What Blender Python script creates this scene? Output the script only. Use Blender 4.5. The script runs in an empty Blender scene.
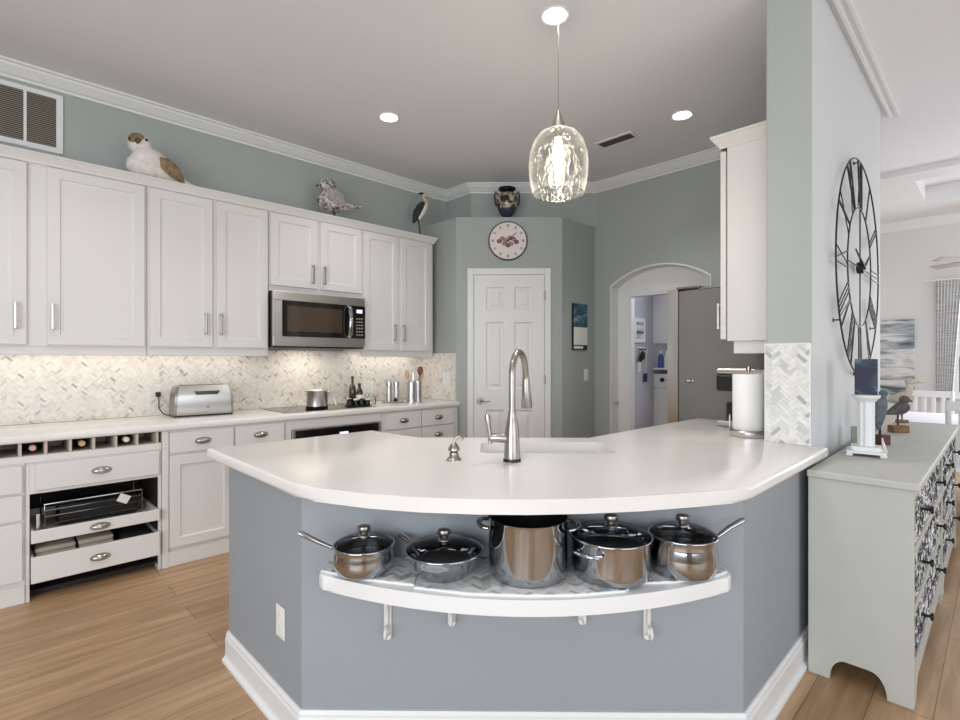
import bpy, bmesh, math, random
from mathutils import Vector, Matrix
random.seed(7)
PI = math.pi
sc = bpy.context.scene
COL = sc.collection

# ------------------------------------------------------------------ camera, world, light, exposure
CF, CY0, CH, CYAW = 511.48, 359.25, 1.3245, 0.0112
cam_d = bpy.data.cameras.new('camera')
cam_d.sensor_width = 36.0
cam_d.lens = CF / 960 * 36.0
cam_d.shift_y = -(360 - CY0) / 960
cam_d.clip_start = 0.05
cam = bpy.data.objects.new('camera', cam_d)
COL.objects.link(cam)
cam.location = (0, 0, CH)
cam.rotation_euler = (PI / 2, 0, -(PI / 4 - CYAW))
sc.camera = cam
_a = PI / 4 + CYAW
FW = (math.cos(_a), math.sin(_a)); RT = (FW[1], -FW[0])

def at(px, depth, Z=0.0):
    """ground point seen in column px at the given distance in front of the camera"""
    xr = (px - 480) / CF * depth
    return Vector((FW[0] * depth + RT[0] * xr, FW[1] * depth + RT[1] * xr, Z))

sc.view_settings.view_transform = 'Standard'
sc.view_settings.look = 'None'
sc.view_settings.gamma = 1
sc.view_settings.use_curve_mapping = False
sc.view_settings.exposure = -0.15
sc.cycles.max_bounces = 10
sc.cycles.diffuse_bounces = 5
sc.cycles.transparent_max_bounces = 16
sc.cycles.caustics_reflective = False
sc.cycles.caustics_refractive = False
sc.cycles.sample_clamp_indirect = 6

w = bpy.data.worlds.new('sky'); sc.world = w; w.use_nodes = True
bgn = w.node_tree.nodes['Background']
bgn.inputs[0].default_value = (0.86, 0.93, 1.0, 1)
bgn.inputs[1].default_value = 0.9

def area(name, loc, target, sx, sy, power, color):
    l = bpy.data.lights.new(name, 'AREA'); l.shape = 'RECTANGLE'
    l.size = sx; l.size_y = sy; l.energy = power; l.color = color
    o = bpy.data.objects.new(name, l); COL.objects.link(o)
    o.location = loc
    o.rotation_euler = (Vector(target) - Vector(loc)).to_track_quat('-Z', 'Y').to_euler()
    return o

def can_spot(name, loc, power, color=(1.0, 0.975, 0.95), size=2.05, soft=0.06):
    l = bpy.data.lights.new(name, 'SPOT'); l.energy = power; l.color = color
    l.spot_size = size; l.spot_blend = 0.8; l.shadow_soft_size = soft
    o = bpy.data.objects.new(name, l); COL.objects.link(o)
    o.location = loc
    return o

DAY = (0.87, 0.935, 1.0); WARM = (1.0, 0.88, 0.74)
area('daylight_rear_window', (-2.9, -0.6, 1.5), (2, 2, 1.6), 3.4, 2.2, 160, DAY)
area('daylight_side_window', (0.8, -3.4, 1.5), (2.4, 1.0, 1.4), 3.6, 2.2, 75, DAY)
area('daylight_dining_window', (8.4, -0.9, 1.6), (6.0, -0.2, 0.7), 2.2, 1.7, 95, (0.95, 0.96, 1.0))
area('dining_side_fill', (7.0, -3.0, 1.7), (7.2, 0.6, 1.0), 2.6, 2.0, 55, (0.97, 0.97, 1.0))  # added fill lamp brightening the dining end, no opening on this side
area('laundry_fill', (6.4, 1.75, 2.2), (5.9, 2.9, 1.2), 0.8, 0.8, 40, (0.88, 0.92, 1.0))  # added fill lamp brightening the laundry, which has no window

# ------------------------------------------------------------------ materials
def lin(c):
    c = c / 255.0
    return c / 12.92 if c <= 0.04045 else ((c + 0.055) / 1.055) ** 2.4
def S(r, g, b): return (lin(r), lin(g), lin(b), 1)

def mat(name, col, rough=0.5, metal=0.0, spec=0.5, bump=0, bscale=60, var=0.0, vscale=3, coat=0):
    m = bpy.data.materials.new(name); m.use_nodes = True
    nt = m.node_tree; b = nt.nodes['Principled BSDF']
    b.inputs['Base Color'].default_value = col
    b.inputs['Roughness'].default_value = rough
    b.inputs['Metallic'].default_value = metal
    b.inputs['Specular IOR Level'].default_value = spec
    if coat: b.inputs['Coat Weight'].default_value = coat
    tc = nt.nodes.new('ShaderNodeTexCoord')
    if bump:
        n = nt.nodes.new('ShaderNodeTexNoise'); n.inputs['Scale'].default_value = bscale
        n.inputs['Detail'].default_value = 4
        nt.links.new(tc.outputs['Object'], n.inputs['Vector'])
        bp = nt.nodes.new('ShaderNodeBump'); bp.inputs['Strength'].default_value = bump
        bp.inputs['Distance'].default_value = 0.004
        nt.links.new(n.outputs['Fac'], bp.inputs['Height'])
        nt.links.new(bp.outputs['Normal'], b.inputs['Normal'])
    if var:
        n2 = nt.nodes.new('ShaderNodeTexNoise'); n2.inputs['Scale'].default_value = vscale
        n2.inputs['Detail'].default_value = 5
        nt.links.new(tc.outputs['Object'], n2.inputs['Vector'])
        r = nt.nodes.new('ShaderNodeValToRGB')
        r.color_ramp.elements[0].position = 0.35; r.color_ramp.elements[1].position = 0.65
        r.color_ramp.elements[0].color = (col[0] * (1 - var), col[1] * (1 - var), col[2] * (1 - var), 1)
        r.color_ramp.elements[1].color = col
        nt.links.new(n2.outputs['Fac'], r.inputs['Fac'])
        nt.links.new(r.outputs['Color'], b.inputs['Base Color'])
    return m

def emit(name, col, strength):
    m = bpy.data.materials.new(name); m.use_nodes = True
    nt = m.node_tree; b = nt.nodes['Principled BSDF']
    b.inputs['Base Color'].default_value = (0.8, 0.8, 0.8, 1)
    b.inputs['Emission Color'].default_value = col
    b.inputs['Emission Strength'].default_value = strength
    return m

def thin_glass(name, tint=(1, 1, 1, 1), ior=1.5, bump=0.0, bscale=20, rough=0.02, extra=0.0):
    m = bpy.data.materials.new(name); m.use_nodes = True
    nt = m.node_tree; nt.nodes.clear()
    out = nt.nodes.new('ShaderNodeOutputMaterial')
    mix = nt.nodes.new('ShaderNodeMixShader')
    tr = nt.nodes.new('ShaderNodeBsdfTransparent'); tr.inputs[0].default_value = tint
    gl = nt.nodes.new('ShaderNodeBsdfGlossy'); gl.inputs['Roughness'].default_value = rough
    fr = nt.nodes.new('ShaderNodeLayerWeight'); fr.inputs['Blend'].default_value = (ior - 1) * 0.4
    nt.links.new(tr.outputs[0], mix.inputs[1]); nt.links.new(gl.outputs[0], mix.inputs[2])
    fac = fr.outputs['Facing' if bump else 'Fresnel']
    if bump:
        pw = nt.nodes.new('ShaderNodeMath'); pw.operation = 'POWER'; pw.inputs[1].default_value = 2.2
        nt.links.new(fac, pw.inputs[0]); fac = pw.outputs[0]
    if extra:
        ad = nt.nodes.new('ShaderNodeMath'); ad.operation = 'ADD'; ad.use_clamp = True
        ad.inputs[1].default_value = extra
        nt.links.new(fac, ad.inputs[0]); fac = ad.outputs[0]
    nt.links.new(fac, mix.inputs[0]); nt.links.new(mix.outputs[0], out.inputs[0])
    if bump:
        tc = nt.nodes.new('ShaderNodeTexCoord')
        n = nt.nodes.new('ShaderNodeTexNoise'); n.inputs['Scale'].default_value = bscale
        n.inputs['Detail'].default_value = 1
        mp = nt.nodes.new('ShaderNodeMapping'); mp.inputs['Scale'].default_value = (1, 1, 0.45)
        nt.links.new(tc.outputs['Object'], mp.inputs['Vector'])
        nt.links.new(mp.outputs[0], n.inputs['Vector'])
        bp = nt.nodes.new('ShaderNodeBump'); bp.inputs['Strength'].default_value = bump
        bp.inputs['Distance'].default_value = 0.02
        nt.links.new(n.outputs['Fac'], bp.inputs['Height'])
        nt.links.new(bp.outputs[0], gl.inputs['Normal']); nt.links.new(bp.outputs[0], fr.inputs['Normal'])
    return m

def wood_floor():
    m = bpy.data.materials.new('oak_planks'); m.use_nodes = True
    nt = m.node_tree; b = nt.nodes['Principled BSDF']; L = nt.links
    tc = nt.nodes.new('ShaderNodeTexCoord')
    br = nt.nodes.new('ShaderNodeTexBrick')
    br.offset = 0.37; br.offset_frequency = 2
    br.inputs['Scale'].default_value = 1.0
    br.inputs['Brick Width'].default_value = 1.25; br.inputs['Row Height'].default_value = 0.18
    br.inputs['Mortar Size'].default_value = 0.0015
    br.inputs['Color1'].default_value = S(190, 157, 121); br.inputs['Color2'].default_value = S(168, 135, 101)
    br.inputs['Mortar'].default_value = S(110, 84, 58)
    L.new(tc.outputs['Object'], br.inputs['Vector'])
    mp = nt.nodes.new('ShaderNodeMapping'); mp.inputs['Scale'].default_value = (1.3, 16, 1)
    n = nt.nodes.new('ShaderNodeTexNoise'); n.inputs['Scale'].default_value = 1.6; n.inputs['Detail'].default_value = 6
    n.inputs['Distortion'].default_value = 0.6
    L.new(tc.outputs['Object'], mp.inputs['Vector']); L.new(mp.outputs[0], n.inputs['Vector'])
    r = nt.nodes.new('ShaderNodeValToRGB')
    r.color_ramp.elements[0].position = 0.3; r.color_ramp.elements[0].color = (0.66, 0.62, 0.57, 1)
    r.color_ramp.elements[1].position = 0.72; r.color_ramp.elements[1].color = (1.06, 1.05, 1.04, 1)
    L.new(n.outputs['Fac'], r.inputs['Fac'])
    mx = nt.nodes.new('ShaderNodeMix'); mx.data_type = 'RGBA'; mx.blend_type = 'MULTIPLY'
    mx.inputs['Factor'].default_value = 1.0
    L.new(br.outputs['Color'], mx.inputs['A']); L.new(r.outputs['Color'], mx.inputs['B'])
    L.new(mx.outputs['Result'], b.inputs['Base Color'])
    b.inputs['Roughness'].default_value = 0.42
    return m

def tile_mat(name, rough=0.35):
    m = bpy.data.materials.new(name); m.use_nodes = True
    nt = m.node_tree; b = nt.nodes['Principled BSDF']; L = nt.links
    a = nt.nodes.new('ShaderNodeAttribute'); a.attribute_name = 'Col'
    tc = nt.nodes.new('ShaderNodeTexCoord')
    n = nt.nodes.new('ShaderNodeTexNoise'); n.inputs['Scale'].default_value = 45; n.inputs['Detail'].default_value = 4
    L.new(tc.outputs['Object'], n.inputs['Vector'])
    r = nt.nodes.new('ShaderNodeValToRGB')
    r.color_ramp.elements[0].position = 0.3; r.color_ramp.elements[0].color = (0.86, 0.86, 0.86, 1)
    r.color_ramp.elements[1].position = 0.6; r.color_ramp.elements[1].color = (1, 1, 1, 1)
    L.new(n.outputs['Fac'], r.inputs['Fac'])
    mx = nt.nodes.new('ShaderNodeMix'); mx.data_type = 'RGBA'; mx.blend_type = 'MULTIPLY'; mx.inputs['Factor'].default_value = 1
    L.new(a.outputs['Color'], mx.inputs['A']); L.new(r.outputs['Color'], mx.inputs['B'])
    L.new(mx.outputs['Result'], b.inputs['Base Color'])
    b.inputs['Roughness'].default_value = rough
    return m

def pattern_mat(name, kind, cols, scale=(1, 1, 1), nscale=3.0, detail=4, rough=0.6, dist=0.0, pos=None):
    """noise / voronoi / wave colour ramp over object coordinates"""
    m = bpy.data.materials.new(name); m.use_nodes = True
    nt = m.node_tree; b = nt.nodes['Principled BSDF']; L = nt.links
    tc = nt.nodes.new('ShaderNodeTexCoord')
    mp = nt.nodes.new('ShaderNodeMapping'); mp.inputs['Scale'].default_value = scale
    L.new(tc.outputs['Object'], mp.inputs['Vector'])
    if kind == 'noise':
        n = nt.nodes.new('ShaderNodeTexNoise'); n.inputs['Scale'].default_value = nscale; n.inputs['Detail'].default_value = detail
        n.inputs['Distortion'].default_value = dist; o = n.outputs['Fac']
    elif kind == 'voronoi':
        n = nt.nodes.new('ShaderNodeTexVoronoi'); n.inputs['Scale'].default_value = nscale; o = n.outputs['Distance']
    elif kind == 'checker':
        n = nt.nodes.new('ShaderNodeTexChecker'); n.inputs['Scale'].default_value = nscale; o = n.outputs['Fac']
    else:
        n = nt.nodes.new('ShaderNodeTexWave'); n.inputs['Scale'].default_value = nscale
        n.inputs['Distortion'].default_value = dist; o = n.outputs['Fac']
    L.new(mp.outputs[0], n.inputs['Vector'])
    r = nt.nodes.new('ShaderNodeValToRGB'); cr = r.color_ramp
    k = len(cols)
    if pos is None: pos = [0.3 + 0.4 * i / (k - 1) for i in range(k)]
    while len(cr.elements) < k: cr.elements.new(0.5)
    for i in range(k):
        cr.elements[i].position = pos[i]; cr.elements[i].color = cols[i]
    L.new(o, r.inputs['Fac']); L.new(r.outputs['Color'], b.inputs['Base Color'])
    b.inputs['Roughness'].default_value = rough
    return m

M = {}
M['wall'] = mat('sage_grey_paint', S(167, 172, 168), 0.75, bump=0.06, bscale=160)
M['pen'] = mat('peninsula_blue_grey_paint', S(150, 155, 160), 0.7, bump=0.06, bscale=160)
M['ceil'] = mat('ceiling_paint', S(228, 229, 232), 0.9, bump=0.25, bscale=70)
M['lightwall'] = mat('pale_grey_paint', S(204, 206, 206), 0.8, bump=0.05, bscale=160)
M['white'] = mat('white_trim_paint', S(226, 226, 225), 0.45)
M['cab'] = mat('white_cabinet_paint', S(219, 216, 213), 0.4)
M['cabin'] = mat('cabinet_interior', S(196, 186, 172), 0.6)
M['dark'] = mat('dark_bay_shade_and_bag', S(34, 27, 24), 0.7)  # bay lining carries the recess shade in its colour; also the dark bag
M['floor'] = wood_floor()
M['tile'] = tile_mat('marble_mosaic')
M['grout'] = mat('grout', S(226, 222, 214), 0.8)
M['quartz'] = mat('white_quartz', S(231, 227, 223), 0.2, var=0.05, vscale=2.2)
M['steel'] = mat('brushed_steel', S(208, 206, 203), 0.3, 1.0)
M['steel_dark'] = mat('fridge_steel', S(128, 126, 122), 0.55, 0.35)
M['chrome'] = mat('polished_steel', S(184, 187, 191), 0.08, 1.0)
M['nickel'] = mat('brushed_nickel', S(166, 160, 152), 0.28, 1.0)
M['pull'] = mat('satin_nickel_pull', S(180, 174, 166), 0.24, 1.0)
M['blackglass'] = mat('black_glass', S(22, 19, 18), 0.06, 0, 0.6)
M['ovenglass'] = mat('oven_glass', S(74, 62, 50), 0.07, 0.2, 0.8)
M['black'] = mat('black_plastic', S(20, 19, 18), 0.4)
M['iron'] = mat('black_iron', S(24, 22, 21), 0.45, 0.3)
M['panel'] = mat('ivory_plate', S(232, 230, 224), 0.4)
M['lid'] = thin_glass('clear_lid_glass', (0.93, 0.94, 0.94, 1), 1.45)
def pendant_glass():
    m = bpy.data.materials.new('rippled_pendant_glass'); m.use_nodes = True
    nt = m.node_tree; nt.nodes.clear(); N = nt.nodes.new; L = nt.links
    out = N('ShaderNodeOutputMaterial'); m1 = N('ShaderNodeMixShader'); m2 = N('ShaderNodeMixShader'); m3 = N('ShaderNodeMixShader')
    tr = N('ShaderNodeBsdfTransparent'); tr.inputs[0].default_value = (0.97, 0.97, 0.96, 1)
    gl = N('ShaderNodeBsdfGlossy'); gl.inputs['Roughness'].default_value = 0.05
    df = N('ShaderNodeBsdfDiffuse'); df.inputs[0].default_value = (0.9, 0.89, 0.87, 1)
    tl = N('ShaderNodeBsdfTranslucent'); tl.inputs[0].default_value = (0.9, 0.89, 0.87, 1)
    m3.inputs[0].default_value = 0.6; L.new(df.outputs[0], m3.inputs[1]); L.new(tl.outputs[0], m3.inputs[2])
    tc = N('ShaderNodeTexCoord'); mp = N('ShaderNodeMapping'); mp.inputs['Scale'].default_value = (1, 1, 0.4)
    no = N('ShaderNodeTexNoise'); no.inputs['Scale'].default_value = 22; no.inputs['Detail'].default_value = 1; no.inputs['Distortion'].default_value = 1.2
    L.new(tc.outputs['Object'], mp.inputs['Vector']); L.new(mp.outputs[0], no.inputs['Vector'])
    bp = N('ShaderNodeBump'); bp.inputs['Strength'].default_value = 1.0; bp.inputs['Distance'].default_value = 0.02
    L.new(no.outputs['Fac'], bp.inputs['Height']); L.new(bp.outputs[0], gl.inputs['Normal'])
    lw = N('ShaderNodeLayerWeight'); lw.inputs['Blend'].default_value = 0.35
    pw = N('ShaderNodeMath'); pw.operation = 'POWER'; pw.inputs[1].default_value = 2.6; L.new(lw.outputs['Facing'], pw.inputs[0])
    rr = N('ShaderNodeMapRange'); rr.inputs[1].default_value = 0.5; rr.inputs[2].default_value = 0.62; rr.inputs[3].default_value = 0.0; rr.inputs[4].default_value = 0.03
    L.new(no.outputs['Fac'], rr.inputs[0])
    ad = N('ShaderNodeMath'); ad.operation = 'MULTIPLY_ADD'; ad.use_clamp = True; ad.inputs[1].default_value = 0.22
    L.new(pw.outputs[0], ad.inputs[0]); L.new(rr.outputs[0], ad.inputs[2])
    L.new(ad.outputs[0], m1.inputs[0]); L.new(tr.outputs[0], m1.inputs[1]); L.new(m3.outputs[0], m1.inputs[2])
    m2.inputs[0].default_value = 0.07; L.new(m1.outputs[0], m2.inputs[1]); L.new(gl.outputs[0], m2.inputs[2])
    L.new(m2.outputs[0], out.inputs[0])
    return m
M['pendant'] = pendant_glass()
M['window'] = thin_glass('window_glass', (0.97, 0.98, 0.98, 1), 1.3)
M['jarglass'] = thin_glass('clear_jar_glass', (0.9, 0.93, 0.93, 1), 1.45, 0, 20, 0.03, 0.08)
M['bulb'] = emit('warm_bulb', (1.0, 0.88, 0.68, 1), 24)
M['can'] = emit('can_light_lens', (1.0, 0.95, 0.88, 1), 14)
M['potdark'] = mat('pot_interior_shade', S(26, 25, 25), 0.35)  # dark colour put in for the shade inside the steel pots
M['dresser'] = mat('grey_green_chalk_paint', S(186, 187, 180), 0.55, bump=0.08, bscale=220, var=0.03, vscale=8)
M['fret'] = pattern_mat('carved_fretwork', 'noise', [S(16, 16, 19), S(80, 82, 86), S(220, 222, 222)], (0.45, 1, 0.9), 34, 3, rough=0.4, dist=1.5, pos=[0.42, 0.5, 0.56])
M['lattice'] = pattern_mat('silvered_lattice', 'noise', [S(24, 24, 27), S(110, 112, 115), S(214, 216, 216)], (1, 1, 1), 32, 2, rough=0.4, dist=0.6, pos=[0.46, 0.52, 0.58])
M['dinewall'] = mat('warm_white_paint', S(216, 215, 212), 0.8)
M['woodblock'] = mat('stained_wood_block', S(138, 104, 70), 0.6, var=0.4, vscale=18)
M['woodred'] = mat('mahogany_block', S(96, 56, 40), 0.5, var=0.3, vscale=18)
M['featherblue'] = mat('slate_blue_feathers', S(104, 114, 120), 0.7, var=0.45, vscale=40)
M['feathergrey'] = mat('dark_grey_feathers', S(92, 92, 92), 0.7, var=0.5, vscale=30)
M['birdhead'] = mat('brown_bird_head', S(104, 92, 80), 0.7, var=0.4, vscale=40)
M['featherwhite'] = mat('whitewashed_feathers', S(232, 226, 218), 0.7, var=0.18, vscale=26)
M['featherbrown'] = mat('tan_brown_wing', S(150, 126, 92), 0.7, var=0.5, vscale=30)
M['feathermottle'] = pattern_mat('mottled_carved_feathers', 'noise', [S(70, 62, 56), S(160, 154, 148), S(214, 210, 204)], (1, 1, 1), 38, 3, 0.7, 0.8, [0.36, 0.5, 0.62])
M['featherwing'] = mat('pale_grey_wing', S(172, 166, 160), 0.7, var=0.35, vscale=40)
M['featherblack'] = mat('black_heron_feathers', S(48, 46, 45), 0.7, var=0.4, vscale=30)
M['beak'] = mat('pale_horn_beak', S(196, 182, 158), 0.5)
M['beige'] = mat('beige_decoy_paint', S(205, 194, 178), 0.7, var=0.15, vscale=20)
M['spoonwood'] = mat('light_spoon_wood', S(205, 170, 132), 0.55, var=0.15, vscale=20)
M['spoondark'] = mat('dark_spoon_wood', S(120, 76, 50), 0.5, var=0.2, vscale=20)
M['oil'] = mat('dark_olive_bottle_glass', S(52, 50, 24), 0.08, 0, 0.7)
M['cork'] = mat('tan_capsule', S(196, 168, 130), 0.5)
M['pinkcap'] = mat('rose_foil_capsule', S(204, 162, 154), 0.35, 0.2)
M['whitecap'] = mat('white_foil_capsule', S(226, 222, 216), 0.4)
M['winebottle'] = mat('dark_wine_bottle_glass', S(48, 18, 24), 0.1, 0, 0.6)
M['towel'] = mat('beige_folded_linen', S(188, 176, 158), 0.9, bump=0.4, bscale=200)
M['paper'] = mat('white_paper_towel', S(240, 238, 235), 0.9, bump=0.2, bscale=120)
M['cloth'] = mat('pale_table_linen', S(226, 228, 234), 0.9, bump=0.2, bscale=90)
M['curtain'] = pattern_mat('grey_striped_curtain', 'noise', [S(228, 228, 226), S(196, 196, 196)], (2, 2, 60), 1.2, 2, 0.9, 0, [0.45, 0.62])
M['sea'] = pattern_mat('grey_seascape_paint', 'noise', [S(70, 82, 90), S(150, 158, 162), S(218, 216, 212), S(182, 186, 188)], (1, 0.9, 6.5), 1.7, 5, 0.6, 0.6, [0.33, 0.45, 0.55, 0.66])
M['aurora'] = pattern_mat('teal_wave_print', 'noise', [S(20, 26, 34), S(44, 92, 112), S(176, 206, 214)], (3, 3, 3), 2.2, 4, 0.4, 1.2, [0.36, 0.52, 0.68])
M['candle'] = pattern_mat('teal_navy_candle_wax', 'noise', [S(34, 34, 60), S(44, 66, 84), S(130, 164, 156)], (5, 5, 9), 1.3, 2, 0.6, 0.8, [0.46, 0.54, 0.66])
M['urn'] = pattern_mat('painted_urn_glaze', 'noise', [S(26, 28, 30), S(92, 82, 50), S(196, 184, 160), S(52, 56, 76)], (1, 1, 1), 14, 3, 0.2, 0.6, [0.4, 0.48, 0.56, 0.64])
M['urnblue'] = mat('navy_urn_glaze', S(62, 66, 88), 0.25, var=0.4, vscale=30)
M['blossom'] = mat('dusty_rose_petals', S(176, 140, 132), 0.6, var=0.4, vscale=50)
M['leafy'] = mat('muted_mauve_leaf', S(120, 100, 92), 0.6, var=0.4, vscale=50)
M['clockface'] = mat('cream_clock_face', S(226, 214, 208), 0.5)
M['clockrim'] = mat('dark_clock_rim', S(60, 52, 48), 0.4)
M['green'] = mat('sage_green_tin', S(150, 154, 138), 0.5)
M['laundrywall'] = mat('lavender_grey_paint', S(184, 184, 192), 0.8)
M['bluebottle'] = mat('blue_plastic', S(70, 92, 150), 0.4)
M['navy'] = mat('navy_fabric', S(38, 44, 92), 0.8)
M['leaf'] = mat('hedge_leaf', S(90, 140, 60), 0.7, var=0.4, vscale=20)
M['fanwood'] = mat('grey_fan_blade', S(166, 158, 148), 0.6)
M['display'] = emit('blue_display', (0.55, 0.66, 1.0, 1), 1.3)
M['grille'] = mat('grille_slats', S(150, 143, 130), 0.6)
M['shadowgap'] = mat('duct_shade', S(66, 60, 53), 0.8)  # dark colour put in for the shade behind the vent slats
M['rubber'] = mat('dark_cord', S(40, 34, 30), 0.6)
M['clear'] = M['jarglass']

# ------------------------------------------------------------------ mesh helpers
class MB:
    def __init__(s): s.bm = bmesh.new(); s.cols = None
    def _new(s, verts, faces):
        vs = [s.bm.verts.new(v) for v in verts]
        fs = []
        for f in faces:
            try: fs.append(s.bm.faces.new([vs[i] for i in f]))
            except ValueError: pass
        return vs, fs
    def box(s, x0, x1, y0, y1, z0, z1, bev=0.0, seg=2):
        V = [(x0, y0, z0), (x1, y0, z0), (x1, y1, z0), (x0, y1, z0), (x0, y0, z1), (x1, y0, z1), (x1, y1, z1), (x0, y1, z1)]
        F = [(0, 3, 2, 1), (4, 5, 6, 7), (0, 1, 5, 4), (1, 2, 6, 5), (2, 3, 7, 6), (3, 0, 4, 7)]
        vs, fs = s._new(V, F)
        if bev:
            es = list({e for f in fs for e in f.edges})
            bmesh.ops.bevel(s.bm, geom=es, offset=bev, segments=seg, affect='EDGES', profile=0.5)
        return s
    def prism(s, pts, z0, z1, bev=0.0, seg=3, caps=True):
        n = len(pts)
        V = [(p[0], p[1], z0) for p in pts] + [(p[0], p[1], z1) for p in pts]
        F = [(i, (i + 1) % n, n + (i + 1) % n, n + i) for i in range(n)]
        if caps: F += [tuple(reversed(range(n))), tuple(range(n, 2 * n))]
        vs, fs = s._new(V, F)
        if bev and caps:
            es = [e for e in list(fs[n].edges) + list(fs[n + 1].edges)]
            bmesh.ops.bevel(s.bm, geom=es, offset=bev, segments=seg, affect='EDGES', profile=0.5)
        return s
    def prism_ax(s, pts, ax, a0, a1):
        """pts in the two remaining axes, extruded along ax"""
        n = len(pts)
        def mk(p, a): return (a, p[0], p[1]) if ax == 'X' else ((p[0], a, p[1]) if ax == 'Y' else (p[0], p[1], a))
        V = [mk(p, a0) for p in pts] + [mk(p, a1) for p in pts]
        F = [(i, (i + 1) % n, n + (i + 1) % n, n + i) for i in range(n)] + [tuple(reversed(range(n))), tuple(range(n, 2 * n))]
        s._new(V, F); return s
    def lathe(s, prof, c=(0, 0, 0), seg=32, axis='Z', sx=1.0, sy=1.0):
        V = []; F = []
        rows = []
        for r, z in prof:
            row = []
            k = 1 if r < 1e-6 else seg
            for i in range(k):
                a = 2 * PI * i / seg
                x, y = r * math.cos(a) * sx, r * math.sin(a) * sy
                if axis == 'Z': p = (c[0] + x, c[1] + y, c[2] + z)
                elif axis == 'Y': p = (c[0] + x, c[1] + z, c[2] + y)
                else: p = (c[0] + z, c[1] + x, c[2] + y)
                row.append(len(V)); V.append(p)
            rows.append(row)
        for a, b in zip(rows, rows[1:]):
            for i in range(seg):
                j = (i + 1) % seg
                if len(a) == 1 and len(b) == 1: continue
                if len(a) == 1: F.append((a[0], b[i], b[j]))
                elif len(b) == 1: F.append((a[i], a[j], b[0]))
                else: F.append((a[i], a[j], b[j], b[i]))
        s._new(V, F); return s
    def cyl(s, c, r, h, seg=24, axis='Z', bev=0.0):
        b = min(bev, r * 0.45, h * 0.45)
        if b: return s.lathe([(0, 0), (r - b, 0), (r, b), (r, h - b), (r - b, h), (0, h)], c, seg, axis)
        return s.lathe([(0, 0), (r, 0), (r, h), (0, h)], c, seg, axis)
    def tube(s, pts, r, seg=8, closed=False, wide=1.0, up=None, cap=True):
        """swept tube; r number or list; wide scales the sideways radius"""
        P = [Vector(p) for p in pts]; n = len(P)
        R = r if isinstance(r, (list, tuple)) else [r] * n
        Wd = wide if isinstance(wide, (list, tuple)) else [wide] * n
        V = []; F = []
        prev = None
        for i in range(n):
            if closed: t = P[(i + 1) % n] - P[i - 1]
            else: t = P[min(i + 1, n - 1)] - P[max(i - 1, 0)]
            t.normalize()
            if prev is None:
                u = Vector(up) if up else (Vector((0, 0, 1)) if abs(t.z) < 0.9 else Vector((1, 0, 0)))
            else: u = prev
            u = (u - t * u.dot(t))
            if u.length < 1e-6: u = t.orthogonal()
            u.normalize(); prev = u.copy()
            b = t.cross(u)
            for k in range(seg):
                a = 2 * PI * k / seg
                V.append(P[i] + u * (math.cos(a) * R[i]) + b * (math.sin(a) * R[i] * Wd[i]))
        m = n if closed else n - 1
        for i in range(m):
            for k in range(seg):
                a = i * seg + k; b_ = i * seg + (k + 1) % seg; j = ((i + 1) % n) * seg
                F.append((a, b_, j + (k + 1) % seg, j + k))
        if not closed and cap:
            F.append(tuple(reversed(range(seg)))); F.append(tuple(range((n - 1) * seg, n * seg)))
        s._new(V, F); return s
    def ell(s, c, rad, seg=20, rings=12):
        prof = []
        n0 = len(s.bm.verts)
        V = []; F = []; rows = []
        for j in range(rings + 1):
            th = PI * j / rings; r = math.sin(th); z = -math.cos(th)
            row = []
            for i in range(1 if r < 1e-6 else seg):
                a = 2 * PI * i / seg
                row.append(len(V)); V.append((c[0] + rad[0] * r * math.cos(a), c[1] + rad[1] * r * math.sin(a), c[2] + rad[2] * z))
            rows.append(row)
        for a, b in zip(rows, rows[1:]):
            for i in range(seg):
                j = (i + 1) % seg
                if len(a) == 1: F.append((a[0], b[j], b[i]))
                elif len(b) == 1: F.append((a[i], a[j], b[0]))
                else: F.append((a[i], a[j], b[j], b[i]))
        s._new(V, F); return s
    def sweep(s, prof, path, closed=False):
        """prof = [(outward, z)], path = [(x, y)]; outward is to the right of the walking direction"""
        n = len(path); k = len(prof)
        P = [Vector((p[0], p[1])) for p in path]
        V = []; F = []
        for i in range(n):
            def nrm(a, b):
                d = (b - a).normalized(); return Vector((d.y, -d.x))
            if closed or 0 < i < n - 1:
                n1 = nrm(P[i - 1], P[i]); n2 = nrm(P[i], P[(i + 1) % n])
                m = (n1 + n2) / (1 + n1.dot(n2))
            elif i == 0: m = nrm(P[0], P[1])
            else: m = nrm(P[-2], P[-1])
            for o, z in prof: V.append((P[i].x + m.x * o, P[i].y + m.y * o, z))
        for i in range(n if closed else n - 1):
            for j in range(k):
                a = i * k + j; b = i * k + (j + 1) % k; q = ((i + 1) % n) * k
                F.append((a, b, q + (j + 1) % k, q + j))
        if not closed:
            F.append(tuple(range(k))); F.append(tuple(reversed(range((n - 1) * k, n * k))))
        s._new(V, F); return s
    def xform(s, mtx):
        bmesh.ops.transform(s.bm, matrix=mtx, verts=s.bm.verts); return s
    def build(s, name, m, parent=None, smooth=0, org=None, fix=True):
        if fix: bmesh.ops.recalc_face_normals(s.bm, faces=s.bm.faces)
        o_ = Vector(org) if org is not None else (ORG.get(parent.name, Vector((0, 0, 0))) if parent else Vector((0, 0, 0)))
        if o_.length: bmesh.ops.translate(s.bm, vec=-o_, verts=s.bm.verts)
        me = bpy.data.meshes.new(name); s.bm.to_mesh(me); s.bm.free()
        me.materials.append(m)
        if smooth:
            for p in me.polygons: p.use_smooth = True
            me.set_sharp_from_angle(angle=math.radians(smooth))
        o = bpy.data.objects.new(name, me); COL.objects.link(o)
        if parent is not None:
            o.parent = parent
            ORG[o.name] = ORG.get(parent.name, Vector((0, 0, 0)))
        elif org is not None: o.location = o_
        return o
ORG = {}

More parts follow.
